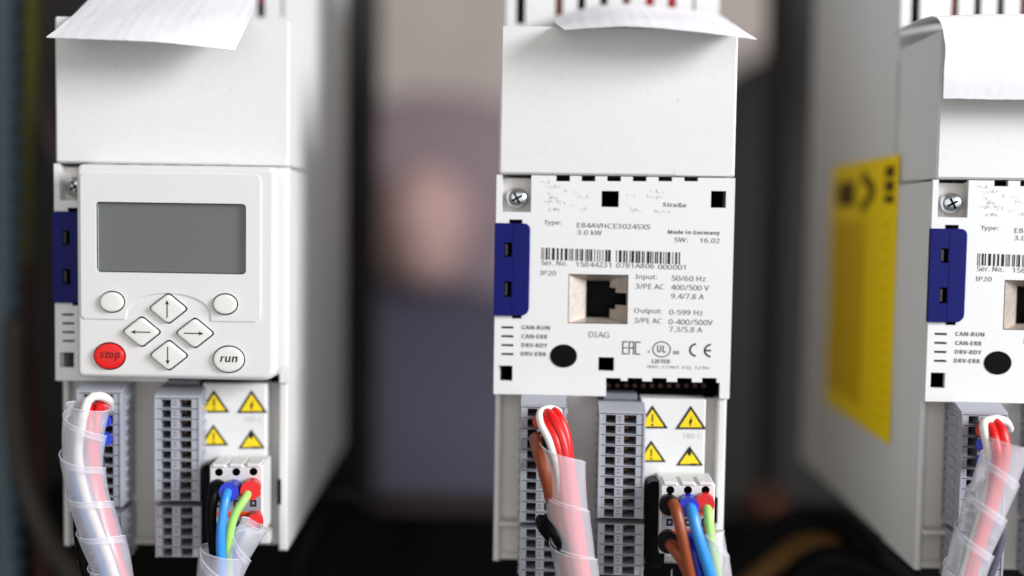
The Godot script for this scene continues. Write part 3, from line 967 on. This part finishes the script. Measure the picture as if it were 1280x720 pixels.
# ---------------------------------------------------------------- paper, cables
# rows of points from the back edge to the front edge of a sheet
func sheet(called: String, label: String, rows: Array) -> void:
	var n := 60
	var m := 32
	var cols: int = rows[0].size()
	var grid := []
	for i in n + 1:
		var u := float(i) / n * (cols - 1)
		var ci := mini(int(u), cols - 2)
		var line := []
		for r in rows:
			line.append((r[ci] as Vector3).cubic_interpolate(r[ci + 1], r[maxi(ci - 1, 0)], r[mini(ci + 2, cols - 1)], u - ci))
		var fine := []
		for j in m + 1:
			var v := float(j) / m * (rows.size() - 1)
			var ri := mini(int(v), rows.size() - 2)
			fine.append((line[ri] as Vector3).cubic_interpolate(line[ri + 1], line[maxi(ri - 1, 0)], line[mini(ri + 2, rows.size() - 1)], v - ri))
		grid.append(fine)
	var crumple := FastNoiseLite.new()                          # the sheet is not quite flat
	crumple.seed = 17
	crumple.frequency = 55.0
	crumple.fractal_octaves = 3
	for i in n + 1:
		for j in m + 1:
			var p: Vector3 = grid[i][j]
			grid[i][j] = p + Vector3(0, 0.5, 1.0) * 0.00022 * crumple.get_noise_3dv(p) + Vector3(0, 0.00012 * crumple.get_noise_2d(p.x * 9.0, 3.0), 0)
	var nr := []
	for i in n + 1:
		var l := []
		for j in m + 1:
			var du: Vector3 = grid[mini(i + 1, n)][j] - grid[maxi(i - 1, 0)][j]
			var dv: Vector3 = grid[i][mini(j + 1, m)] - grid[i][maxi(j - 1, 0)]
			l.append(dv.cross(du).normalized())
		nr.append(l)
	var st := ST()
	var th := 0.00012
	for i in n:
		for j in m:
			for side in [1.0, -1.0]:
				var idx := [[i, j], [i, j + 1], [i + 1, j + 1], [i + 1, j]]
				if side < 0: idx.reverse()
				for v in [0, 2, 1, 0, 3, 2]:
					var e: Array = idx[v]
					st.set_normal(nr[e[0]][e[1]] * side)
					st.add_vertex(grid[e[0]][e[1]] + nr[e[0]][e[1]] * th * side)
	var rim := []
	for i in n + 1: rim.append([i, m])
	for j in range(m - 1, -1, -1): rim.append([n, j])
	for i in range(n - 1, -1, -1): rim.append([i, 0])
	for j in range(1, m + 1): rim.append([0, j])
	for k in rim.size() - 1:
		var a: Array = rim[k]; var b: Array = rim[k + 1]
		var pa: Vector3 = grid[a[0]][a[1]]; var pb: Vector3 = grid[b[0]][b[1]]
		var na: Vector3 = nr[a[0]][a[1]] * th; var nb: Vector3 = nr[b[0]][b[1]] * th
		quad(st, pa - na, pb - nb, pb + nb, pa + na)
	var o := put(st, called, "paper", self)
	tag(o, label, "paper", "paper sheets laid over the inverters")

func pp(a: Array) -> Array:
	var o := []
	for q in a: o.append(P(q[0], q[1], q[2]))
	return o

func wire(b: Node3D, pts: Array, r: float, m: String) -> MeshInstance3D:
	var st := ST()
	tube(st, pp(pts), r, 16)
	return part(st, "wire", m, b)

func sleeve(b: Node3D, px: float, py: float, z0: float, z1: float, m: String, r := 0.0026, drop := 4.0, side := 0.0) -> void:
	var st := ST()
	var a := P(px, py, z0)
	var e := P(px + side, py + drop, z1)
	tube(st, [a, a.lerp(e, 0.7), e], r, 20)
	var lip := a.lerp(e, 0.93)
	tube(st, [lip, e + (e - a).normalized() * 0.0004], r * 1.07, 20)
	part(st, "ferrule_sleeve", m, b)

func bundle_wrap(b: Node3D, pts: Array, r: float, pitch: float, width: float, start: float, turns: float, flare := 0.0004, s0 := 0.0) -> void:
	var st := ST()
	var ed := ST()
	helix_band(st, ed, pp(pts), r, pitch, width, start, turns, flare, s0)
	var o := part(st, "spiral_wrap", "wrap", b, "milky translucent plastic spiral wrap")
	put(ed, "cut_edge", "wrap_edge", o)

func cables() -> void:
	# control bundle of the left inverter
	var b := thing("cable_bundle", "translucent wrapped cable bundle below the keypad, one thick white wire inside", "cable bundle", P(140, 720, 0.018), "control cable bundles")
	wire(b, [[136, 514, 0.004], [136, 501, 0.0115], [124, 495, 0.0155], [110, 501, 0.0175], [102, 535, 0.0205], [98, 570, 0.0212], [106, 615, 0.0215], [122, 660, 0.0218], [137, 700, 0.0218], [151, 745, 0.0218]], 0.0013, "white_wire")
	wire(b, [[120, 516, 0.004], [114, 506, 0.013], [112, 522, 0.0185], [113, 555, 0.020], [117, 600, 0.020], [133, 650, 0.020], [148, 700, 0.019], [162, 745, 0.019]], 0.00115, "red")
	wire(b, [[129, 516, 0.004], [125, 506, 0.013], [122, 522, 0.018], [119, 560, 0.019], [123, 605, 0.019], [139, 655, 0.018], [150, 700, 0.017], [164, 745, 0.017]], 0.00115, "red")
	wire(b, [[130, 526, 0.004], [127, 528, 0.013], [110, 550, 0.015], [96, 590, 0.017], [103, 630, 0.0185], [121, 680, 0.019], [138, 745, 0.018]], 0.00115, "light_blue")
	wire(b, [[132, 545, 0.004], [128, 548, 0.012], [112, 580, 0.013], [104, 620, 0.014], [116, 670, 0.015], [140, 745, 0.015]], 0.00115, "light_blue")
	wire(b, [[112, 540, 0.010], [102, 580, 0.0115], [99, 640, 0.013], [103, 690, 0.016], [118, 745, 0.018]], 0.0018, "black_plastic")
	wire(b, [[124, 520, 0.004], [119, 511, 0.0135], [117, 528, 0.0175], [116, 560, 0.0175], [120, 605, 0.0175], [133, 660, 0.017], [160, 745, 0.0165]], 0.00115, "red")
	sleeve(b, 130, 509, 0.005, 0.0125, "red", 0.0016, 0.0)
	sleeve(b, 121, 508, 0.005, 0.0125, "red", 0.0018, 0.0)
	sleeve(b, 131, 524, 0.005, 0.0115, "blue", 0.0018, 2.0)
	sleeve(b, 132, 547, 0.005, 0.0115, "blue", 0.0018, 2.0)
	bundle_wrap(b, [[110, 508, 0.0195], [105, 540, 0.0195], [103, 575, 0.0195], [109, 612, 0.0195], [123, 660, 0.0195], [138, 705, 0.0195], [152, 760, 0.0195]], 0.0055, 0.0108, 0.0125, 1.8, 5.5, 0.0004, -0.0115)
	# supply bundle of the left inverter
	b = thing("cable_bundle", "black, blue and pale green wires entering translucent wrap under the left inverter", "cable bundle", P(275, 720, 0.02), "supply cable bundles")
	sleeve(b, 272, 609, 0.0085, 0.021, "black_plastic", 0.0026)
	sleeve(b, 293, 609, 0.0085, 0.022, "blue", 0.0026, 6.0, -7.0)
	sleeve(b, 316, 607, 0.0085, 0.021, "red", 0.0026, 6.0, -3.0)
	wire(b, [[271, 606, 0.018], [267, 616, 0.0225], [264, 650, 0.024], [268, 690, 0.024], [275, 745, 0.022]], 0.0015, "black_plastic")
	wire(b, [[287, 611, 0.018], [283, 620, 0.0235], [277, 655, 0.026], [276, 690, 0.026], [280, 745, 0.024]], 0.0013, "light_blue")
	wire(b, [[314, 609, 0.017], [307, 622, 0.0225], [293, 645, 0.0245], [286, 680, 0.0245], [287, 745, 0.022]], 0.0012, "pale_green")
	wire(b, [[294, 668, 0.008], [291, 676, 0.017], [287, 700, 0.019], [286, 745, 0.019]], 0.0019, "blue")
	sleeve(b, 294, 660, 0.0085, 0.0185, "blue", 0.0025, 8.0)
	sleeve(b, 319, 646, 0.0085, 0.0175, "red", 0.0022, 6.0, 0.0)
	bundle_wrap(b, [[318, 655, 0.0215], [305, 678, 0.0222], [294, 700, 0.0225], [286, 724, 0.0225], [280, 760, 0.0225]], 0.0036, 0.0120, 0.0135, 2.3, 3.4, 0.0003, -0.0125)
	bundle_wrap(b, [[279, 689, 0.0225], [274, 712, 0.0225], [270, 760, 0.0225]], 0.0060, 0.02, 0.022, 0.0, 2.0, 0.0002, -0.0205)
	# control bundle of the middle inverter
	b = thing("cable_bundle", "cable bundle with red, white, black and brown wires above its translucent wrap", "cable bundle", P(715, 720, 0.018), "control cable bundles")
	wire(b, [[683, 526, 0.004], [680, 518, 0.013], [687, 519, 0.018], [698, 538, 0.0205], [706, 565, 0.0215], [711, 610, 0.0215], [718, 670, 0.0215], [732, 745, 0.0215]], 0.0016, "red")
	wire(b, [[676, 532, 0.004], [676, 523, 0.014], [682, 526, 0.0185], [693, 548, 0.021], [700, 575, 0.0215], [704, 610, 0.0215], [709, 645, 0.0215], [718, 690, 0.0215], [728, 745, 0.0215]], 0.0016, "red")
	wire(b, [[690, 524, 0.004], [690, 515, 0.012], [697, 520, 0.016], [707, 545, 0.0175], [713, 590, 0.018], [722, 650, 0.0185], [736, 745, 0.019]], 0.0016, "red")
	wire(b, [[700, 524, 0.004], [698, 514, 0.0105], [686, 510.5, 0.0145], [675, 516, 0.0175], [676, 530, 0.0205], [686, 550, 0.0222], [695, 578, 0.0222], [699, 605, 0.0218], [702, 645, 0.021], [714, 745, 0.021]], 0.0010, "white_wire")
	wire(b, [[674, 560, 0.004], [671, 549, 0.013], [674, 562, 0.0195], [681, 585, 0.0222], [688, 612, 0.0218], [695, 640, 0.0205], [705, 690, 0.0205], [714, 745, 0.0205]], 0.0022, "brown")
	wire(b, [[684, 548, 0.004], [681, 548, 0.012], [685, 562, 0.0195], [692, 595, 0.0205], [700, 630, 0.0195], [708, 680, 0.0185], [718, 745, 0.018]], 0.0023, "black_plastic")
	wire(b, [[706, 690, 0.022], [694, 668, 0.0235], [682, 655, 0.022], [676, 650, 0.019], [679, 660, 0.0165], [694, 680, 0.0165], [706, 710, 0.017]], 0.0016, "black_plastic")
	sleeve(b, 674, 529, 0.005, 0.0125, "red", 0.0018, -2.0)
	sleeve(b, 679, 546, 0.005, 0.011, "blue", 0.0018, 0.0)
	sleeve(b, 679, 574, 0.005, 0.011, "blue", 0.0018, 0.0)
	bundle_wrap(b, [[701, 538, 0.0195], [704, 575, 0.0195], [707, 610, 0.0195], [711, 650, 0.0195], [717, 690, 0.0195], [728, 760, 0.0195]], 0.0058, 0.0142, 0.0138, 1.2, 3.6, 0.0003)
	# supply bundle of the middle inverter
	b = thing("cable_bundle", "brown, blue and pale green wires gathered in translucent wrap at middle inverter", "cable bundle", P(880, 720, 0.02), "supply cable bundles")
	sleeve(b, 836, 628, POWZ, 0.021, "black_plastic", 0.0026)
	sleeve(b, 860, 628, POWZ, 0.022, "blue", 0.0027, 6.0, 1.0)
	sleeve(b, 881, 626, POWZ, 0.021, "red", 0.0026)
	sleeve(b, 835, 674, POWZ, 0.020, "black_plastic", 0.0029)
	wire(b, [[838, 627, 0.018], [844, 634, 0.0235], [850, 658, 0.0255], [857, 690, 0.0255], [868, 745, 0.024]], 0.0016, "brown")
	wire(b, [[861, 630, 0.018], [865, 640, 0.024], [871, 664, 0.026], [880, 694, 0.026], [896, 745, 0.024]], 0.0016, "light_blue")
	wire(b, [[882, 627, 0.017], [885, 640, 0.022], [888, 668, 0.0235], [893, 700, 0.0235], [902, 745, 0.022]], 0.0014, "pale_green")
	wire(b, [[836, 678, 0.017], [841, 684, 0.022], [852, 698, 0.0235], [862, 720, 0.023], [868, 745, 0.023]], 0.0018, "brown")
	wire(b, [[860, 668, 0.008], [864, 680, 0.018], [870, 702, 0.021], [880, 745, 0.021]], 0.0024, "blue")
	wire(b, [[880, 660, 0.012], [884, 672, 0.0205], [890, 700, 0.0205], [900, 745, 0.0205]], 0.0014, "red")
	wire(b, [[876, 668, 0.012], [880, 685, 0.021], [889, 715, 0.021], [898, 745, 0.021]], 0.0014, "green")
	bundle_wrap(b, [[890, 666, 0.0215], [894, 690, 0.0222], [899, 720, 0.0225], [905, 765, 0.0225]], 0.0032, 0.021, 0.022, -0.9, 2.2, 0.0002, -0.021)
	bundle_wrap(b, [[872, 710, 0.0225], [882, 765, 0.0225]], 0.0072, 0.02, 0.02, 0.4, 1.0, 0.0002)
	# control bundle of the right inverter
	b = thing("cable_bundle", "wrapped cable bundle with two red wires curving over at its top", "cable bundle", P(1200, 720, 0.018), "control cable bundles")
	wire(b, [[1234, 533, 0.004], [1240, 527, 0.013], [1250, 536, 0.018], [1256, 560, 0.020], [1250, 600, 0.0205], [1238, 640, 0.021], [1222, 690, 0.022], [1206, 745, 0.022]], 0.0016, "red")
	wire(b, [[1226, 536, 0.004], [1232, 530, 0.014], [1240, 540, 0.0195], [1246, 570, 0.022], [1240, 610, 0.0225], [1228, 650, 0.0225], [1212, 700, 0.022], [1200, 745, 0.022]], 0.0015, "red")
	wire(b, [[1262, 536, 0.004], [1257, 527, 0.0105], [1244, 524, 0.0145], [1230, 529, 0.0175], [1231, 542, 0.0195], [1235, 560, 0.0205], [1240, 590, 0.0215], [1233, 620, 0.0222], [1222, 660, 0.0222], [1208, 705, 0.022], [1196, 745, 0.022]], 0.0012, "white_wire")
	wire(b, [[1240, 600, 0.015], [1236, 640, 0.016], [1222, 690, 0.017], [1206, 745, 0.017]], 0.0018, "dark_red")
	wire(b, [[1228, 640, 0.018], [1214, 680, 0.021], [1205, 715, 0.0215], [1196, 745, 0.0215]], 0.0015, "green")
	wire(b, [[1246, 650, 0.013], [1252, 670, 0.014], [1244, 700, 0.016], [1228, 745, 0.017]], 0.0013, "navy")
	sleeve(b, 1229, 539, 0.005, 0.0125, "red", 0.0019, -1.0)
	sleeve(b, 1229, 556, 0.005, 0.011, "blue", 0.0018, 0.0)
	sleeve(b, 1229, 575, 0.005, 0.011, "blue", 0.0018, 0.0)
	bundle_wrap(b, [[1260, 553, 0.0195], [1250, 585, 0.0195], [1236, 622, 0.0195], [1224, 658, 0.0195], [1211, 697, 0.0195], [1196, 760, 0.0195]], 0.0056, 0.0108, 0.0125, 1.9, 5.4, 0.0004, -0.0085)

# ---------------------------------------------------------------- behind the inverters
func solid(called: String, label: String, category: String, m: String, a: Vector3, b: Vector3, bev := 0.004, kind := "") -> MeshInstance3D:
	var st := ST()
	box(st, a, b, bev)
	var o := put(st, called, m, self)
	if kind: o.set_meta("kind", kind)
	else: tag(o, label, category)
	return o

func span(x0: float, y0: float, x1: float, y1: float, z0: float, z1: float) -> Array:
	var r := rect(x0, y0, x1, y1, z1)
	return [Vector3(r.position.x, r.position.y, z0), Vector3(r.end.x, r.end.y, z1)]

func blob(called: String, label: String, category: String, m: String, c: Vector3, rx: float, ry: float, rz: float) -> void:
	var st := ST()
	for i in 24:
		for k in 32:
			var q := []
			for e in [[i, k], [i + 1, k], [i + 1, k + 1], [i, k + 1]]:
				var a: float = PI * e[0] / 24.0
				var b: float = TAU * e[1] / 32.0
				var w := 1.0 + 0.05 * sin(3.0 * b + 2.0 * a) * sin(a) + 0.04 * cos(5.0 * a)
				q.append(c + Vector3(sin(a) * cos(b) * rx * w, cos(a) * ry, sin(a) * sin(b) * rz * w))
			quad(st, q[0], q[3], q[2], q[1])
	tag(put(st, called, m, self), label, category)

func surroundings() -> void:
	solid("wall", "", "", "back_wall", Vector3(-2.2, -1.2, -1.56), Vector3(2.2, 1.6, -1.5), 0.0, "structure")  # added backdrop for the grey mirrored in the mounting plate
	var s := span(-400, 648, 1700, 1000, -0.20, -0.155)
	solid("cable_duct", "black cable duct running along below the inverters", "cable duct", "black_plastic", s[0], s[1], 0.003)
	s = span(-400, -90, 1700, -50, -0.20, -0.1805)
	solid("mounting_rail", "steel rail the inverters hang from above", "rail", "steel", s[0], s[1], 0.001)
	s = span(-220, -60, 460, 800, -0.34, -0.30)
	solid("shade_panel", "dark brown panel added for the shaded gap behind the left inverter", "panel", "dark_panel", s[0], s[1])  # added: backs the dark left edge and forms the shade band
	s = span(966, -60, 1110, 900, -0.34, -0.29)
	solid("shade_panel", "dark brown panel added for the shaded gap behind the right inverter", "panel", "dark_panel", s[0], s[1])  # added dark strip for the shade beside the right flank
	s = span(942, 622, 990, 649, -0.19, -0.165)
	solid("terminal_clamp", "blurred reddish brown clamp on the cable duct beside the right inverter", "clamp", "rust", s[0], s[1], 0.002)
	blob("charcoal_stand_in", "blurred charcoal sack added for the dark fade between middle and right inverter", "sack", "charcoal", P(985, 560, -1.05), 0.24, P(985, 55, -1.05).y - P(985, 560, -1.05).y, 0.14)  # added dark shape, rounded to give a soft fade
	blob("navy_reflection", "blurred navy blue sack standing in for a reflection between left and middle inverter", "sack", "navy", P(520, 560, -1.05), 0.26, P(520, 350, -1.05).y - P(520, 560, -1.05).y, 0.14)  # added shape: dark clothing of a person mirrored in the plate
	blob("mauve_reflection", "blurred mauve cushion added for a reflection behind the pink bag on the sack", "backdrop", "mauve", P(545, 275, -1.14), 0.21, P(545, 115, -1.14).y - P(545, 275, -1.14).y, 0.07)  # added shape that blends the tones of the mirror image
	blob("pink_reflection", "blurred pink bag added as part of a reflection above the navy sack", "patch", "pink", P(532, 283, -1.0), 0.052, P(532, 205, -1.0).y - P(532, 283, -1.0).y, 0.07)  # added shape: skin tone of the mirrored person
	# corrugated conduit and cables at the left edge
	var st := ST()
	tube(st, [P(6, -60, -0.09), P(8, 200, -0.09), P(6, 420, -0.09), P(10, 800, -0.09)], 0.0056, 18, 0.0008, 0.0013, 0.0085)
	var o := put(st, "corrugated_conduit", "hose", self)
	tag(o, "blurred blue-grey corrugated conduit hanging left of the keypad inverter", "conduit")
	st = ST()
	tube(st, [P(36, -60, -0.10), P(38, 60, -0.10), P(30, 180, -0.10), P(26, 330, -0.11), P(14, 500, -0.12), P(5, 800, -0.12)], 0.0031, 12, 0.004)
	o = put(st, "hanging_cable", "yellow_green", self)
	tag(o, "thin yellow-green cable beside the corrugated conduit", "cable")
	st = ST()
	tube(st, [P(20, 400, -0.08), P(18, 490, -0.08), P(30, 590, -0.08), P(56, 665, -0.08), P(90, 720, -0.085), P(130, 800, -0.09)], 0.0042, 14, 0.003)
	o = put(st, "hanging_cable", "grey_brown", self)
	tag(o, "thick grey-brown cable curving under the keypad inverter", "cable")
	st = ST()
	tube(st, [P(32, 330, -0.11), P(31, 420, -0.11), P(44, 560, -0.12), P(60, 800, -0.12)], 0.003, 12, 0.004)
	o = put(st, "hanging_cable", "dark_red", self)
	tag(o, "dark red cable hanging left of the keypad inverter", "cable")
	st = ST()
	tube(st, [P(48, -60, -0.11), P(47, 20, -0.11), P(50, 90, -0.115), P(62, 160, -0.13), P(90, 230, -0.14)], 0.0034, 12, 0.004)
	o = put(st, "hanging_cable", "mauve_grey", self)
	tag(o, "short mauve-grey cable bending behind the keypad inverter near its paper", "cable")
	st = ST()
	tube(st, [P(500, 740, -0.12), P(462, 662, -0.115), P(428, 634, -0.105), P(398, 650, -0.095), P(376, 700, -0.09), P(366, 790, -0.09)], 0.006, 14, 0.003)
	o = put(st, "hanging_cable", "black_plastic", self)
	tag(o, "black cable loop rising under the keypad inverter's right flank", "cable")
	# cables under the right inverter
	st = ST()
	tube(st, [P(900, 760, -0.11), P(985, 690, -0.11), P(1035, 672, -0.10), P(1090, 705, -0.09), P(1140, 790, -0.09)], 0.0036, 14, 0.003)
	o = put(st, "hanging_cable", "ochre", self)
	tag(o, "ochre cable looping under the right inverter", "cable")
	st = ST()
	tube(st, [P(870, 740, -0.10), P(960, 668, -0.10), P(1030, 648, -0.095), P(1085, 690, -0.08), P(1130, 780, -0.08)], 0.005, 14, 0.003)
	o = put(st, "hanging_cable", "black_plastic", self)
	tag(o, "thick black cable looping under the right inverter", "cable")
	st = ST()
	tube(st, [P(940, 800, -0.08), P(1010, 712, -0.08), P(1070, 705, -0.075), P(1130, 745, -0.07), P(1180, 830, -0.07)], 0.006, 14, 0.003)
	o = put(st, "hanging_cable", "black_plastic", self)
	tag(o, "lower black cable loop in front of the cable duct", "cable")

func side_hole(u: Node3D) -> void:
	var off: Vector3 = u.position - BASE
	var z := -0.142
	var c := P(1032, 640, z + off.z) - off
	var x := rect(618.8, 220.5, 915.5, 495.5, 0.0).position.x + 0.0005
	var st := ST()
	tube(st, [Vector3(x + 0.001, c.y, z), Vector3(x - 0.0006, c.y, z)], 0.0032, 20, 0.01)
	part(st, "side_plug", "black_plastic", u).position = -BASE

func yellow_label(u: Node3D) -> void:
	# on the left flank of the right inverter; y along the height, z along the depth
	var off: Vector3 = u.position - BASE
	var x := rect(618.8, 220.5, 915.5, 495.5, 0.0).position.x
	var zf := -0.0345
	var zb := -0.125
	var yt := P(1130, 193, zf + off.z).y - off.y
	var yb := P(1111, 556, zf + off.z).y - off.y
	var st := ST()
	box(st, Vector3(x - 0.00012, yb, zb), Vector3(x - 0.00001, yt, zf))
	var o := part(st, "warning_label", "label_yellow", u, "yellow warning label with dark print")
	o.position = -BASE
	st = ST()
	var xx := x - 0.00012
	var d := zb - zf
	var h := yt - yb
	# dark block, arrow sign, small pictograms
	var blocks := [[0.60, 0.90, 0.07, 0.17], [0.05, 0.17, 0.035, 0.075], [0.05, 0.17, 0.085, 0.125], [0.05, 0.17, 0.135, 0.165]]
	for q in blocks: box(st, Vector3(xx - 0.00003, yt - h * q[3], zf + d * q[1]), Vector3(xx, yt - h * q[2], zf + d * q[0]))
	for s in [[0.30, 0.50, 0.05, 0.12], [0.32, 0.50, 0.19, 0.12]]:
		var a := Vector3(xx - 0.00003, yt - h * s[2], zf + d * s[1]); var e := Vector3(xx - 0.00003, yt - h * s[3], zf + d * s[0])
		var w := Vector3(0, 0.0022, 0)
		quad(st, a - w, a + w, e + w, e - w)
	put(st, "pictogram", "brown_print", o)
	st = ST()
	for k in 46:                                                     # lines of very small print
		var y := yt - h * (0.24 + 0.7 * k / 46.0)
		box(st, Vector3(xx - 0.00003, y, zf + d * 0.96), Vector3(xx, y + h * 0.007, zf + d * 0.42))
		if k % 3 == 0: box(st, Vector3(xx - 0.00003, y, zf + d * 0.16), Vector3(xx, y + h * 0.004, zf + d * 0.09))
	put(st, "small_print", "amber_print", o)

# ---------------------------------------------------------------- scene
func _ready() -> void:
	var cam := Camera3D.new()
	cam.name = "camera"
	add_child(cam)
	cam.transform = Transform3D(cam_basis, CAM)
	var lens := CameraAttributesPhysical.new()
	lens.frustum_focal_length = 12.0 / (360.0 / F)
	lens.frustum_near = 0.02
	lens.frustum_far = 20.0
	lens.exposure_aperture = 2.7
	lens.frustum_focus_distance = 0.3395
	cam.attributes = lens
	cam.current = true
	var we := WorldEnvironment.new()
	we.name = "environment"
	var env := Environment.new()
	env.background_mode = Environment.BG_COLOR
	env.background_color = Color(0.495, 0.495, 0.475)      # even grey ambient fill, added for the unseen room
	env.tonemap_mode = Environment.TONE_MAPPER_LINEAR
	env.tonemap_exposure = 0.9
	env.sdfgi_enabled = true
	env.ssao_enabled = true
	env.ssil_enabled = true
	we.environment = env
	add_child(we)
	# the window: high up, to the right and in front
	lamp("window_light", Vector3(1.2, 0.44, 0.60), Vector2(0.5, 0.5), 3.3, Color(0.985, 0.99, 1.0))
	# added wide fill light from the front, in place of room bounce
	lamp("fill_light", Vector3(0.35, 0.3, 1.5), Vector2(3.2, 1.6), 2.0, Color(1.0, 0.995, 0.99))
	make_materials()

	surroundings()
	var mid := inverter()
	var left := mid.duplicate()
	front_print(mid)
	var right := mid.duplicate()
	left.name = "frequency_inverter_001"
	right.name = "frequency_inverter_002"
	add_child(left)
	add_child(right)
	# the left inverter is turned a little on its rail, about its front left edge
	var pivot := Vector3(-0.017, 0, 0) - BASE
	var turned := Basis(Vector3.UP, deg_to_rad(4.2))
	left.basis = turned
	left.position = BASE + Vector3(-0.13255, 0.00143, 0.0005) + pivot - turned * pivot
	right.position = BASE + Vector3(0.12778, 0.0004, -0.0003)
	tag(left, "white frequency inverter with a keypad plugged onto its front", "inverter")
	tag(right, "white frequency inverter with a yellow warning label on its grey flank", "inverter")
	yellow_label(right)
	side_hole(right)
	keypad()
	sheet("paper_sheet", "white paper sheet drooping over the top of the keypad inverter", [
		pp([[135, -40, -0.035], [190, -42, -0.035], [250, -42, -0.035], [302, -40, -0.035]]),
		pp([[118, -8, -0.015], [190, -10, -0.015], [255, -10, -0.015], [318, -4, -0.015]]),
		pp([[88, 22, 0.004], [170, 20, 0.005], [248, 22, 0.005], [310, 28, 0.003]]),
		pp([[58, 47, 0.016], [140, 50, 0.018], [215, 54, 0.017], [293, 63, 0.013]])])
	sheet("paper_sheet", "white paper sheet with an upcurled edge on top of the middle inverter", [
		pp([[690, 22, -0.036], [760, 6, -0.036], [840, 10, -0.036], [900, 20, -0.036]]),
		pp([[693, 27, -0.018], [765, 13, -0.018], [845, 17, -0.018], [912, 27, -0.018]]),
		pp([[698, 32, 0.004], [775, 22, 0.006], [855, 27, 0.006], [930, 39, 0.004]]),
		pp([[706, 37, 0.012], [788, 33, 0.017], [870, 39, 0.017], [946, 49, 0.012]])])
	sheet("paper_sheet", "white paper flap folded down over the front of the right inverter", [
		pp([[1112, 42, -0.038], [1180, 30, -0.038], [1260, 26, -0.038], [1400, 26, -0.038]]),
		pp([[1166, 21, 0.004], [1230, 19, 0.004], [1300, 19, 0.004], [1450, 19, 0.004]]),
		pp([[1181, 52, 0.0105], [1245, 52, 0.0105], [1330, 53, 0.0105], [1470, 53, 0.0105]]),
		pp([[1180, 88, 0.0115], [1245, 89, 0.0115], [1330, 90, 0.0115], [1470, 91, 0.0115]]),
		pp([[1179, 123, 0.0095], [1244, 124, 0.0095], [1330, 125, 0.0095], [1470, 127, 0.0095]])])
	cables()

func lamp(called: String, at: Vector3, size: Vector2, energy: float, c: Color) -> void:
	var l := AreaLight3D.new()
	l.name = called
	l.area_size = size
	l.light_energy = energy
	l.light_color = c
	l.shadow_enabled = true
	l.area_range = 6.0
	add_child(l)
	l.look_at_from_position(at, Vector3(0.0, -0.02, 0.0), Vector3.UP)
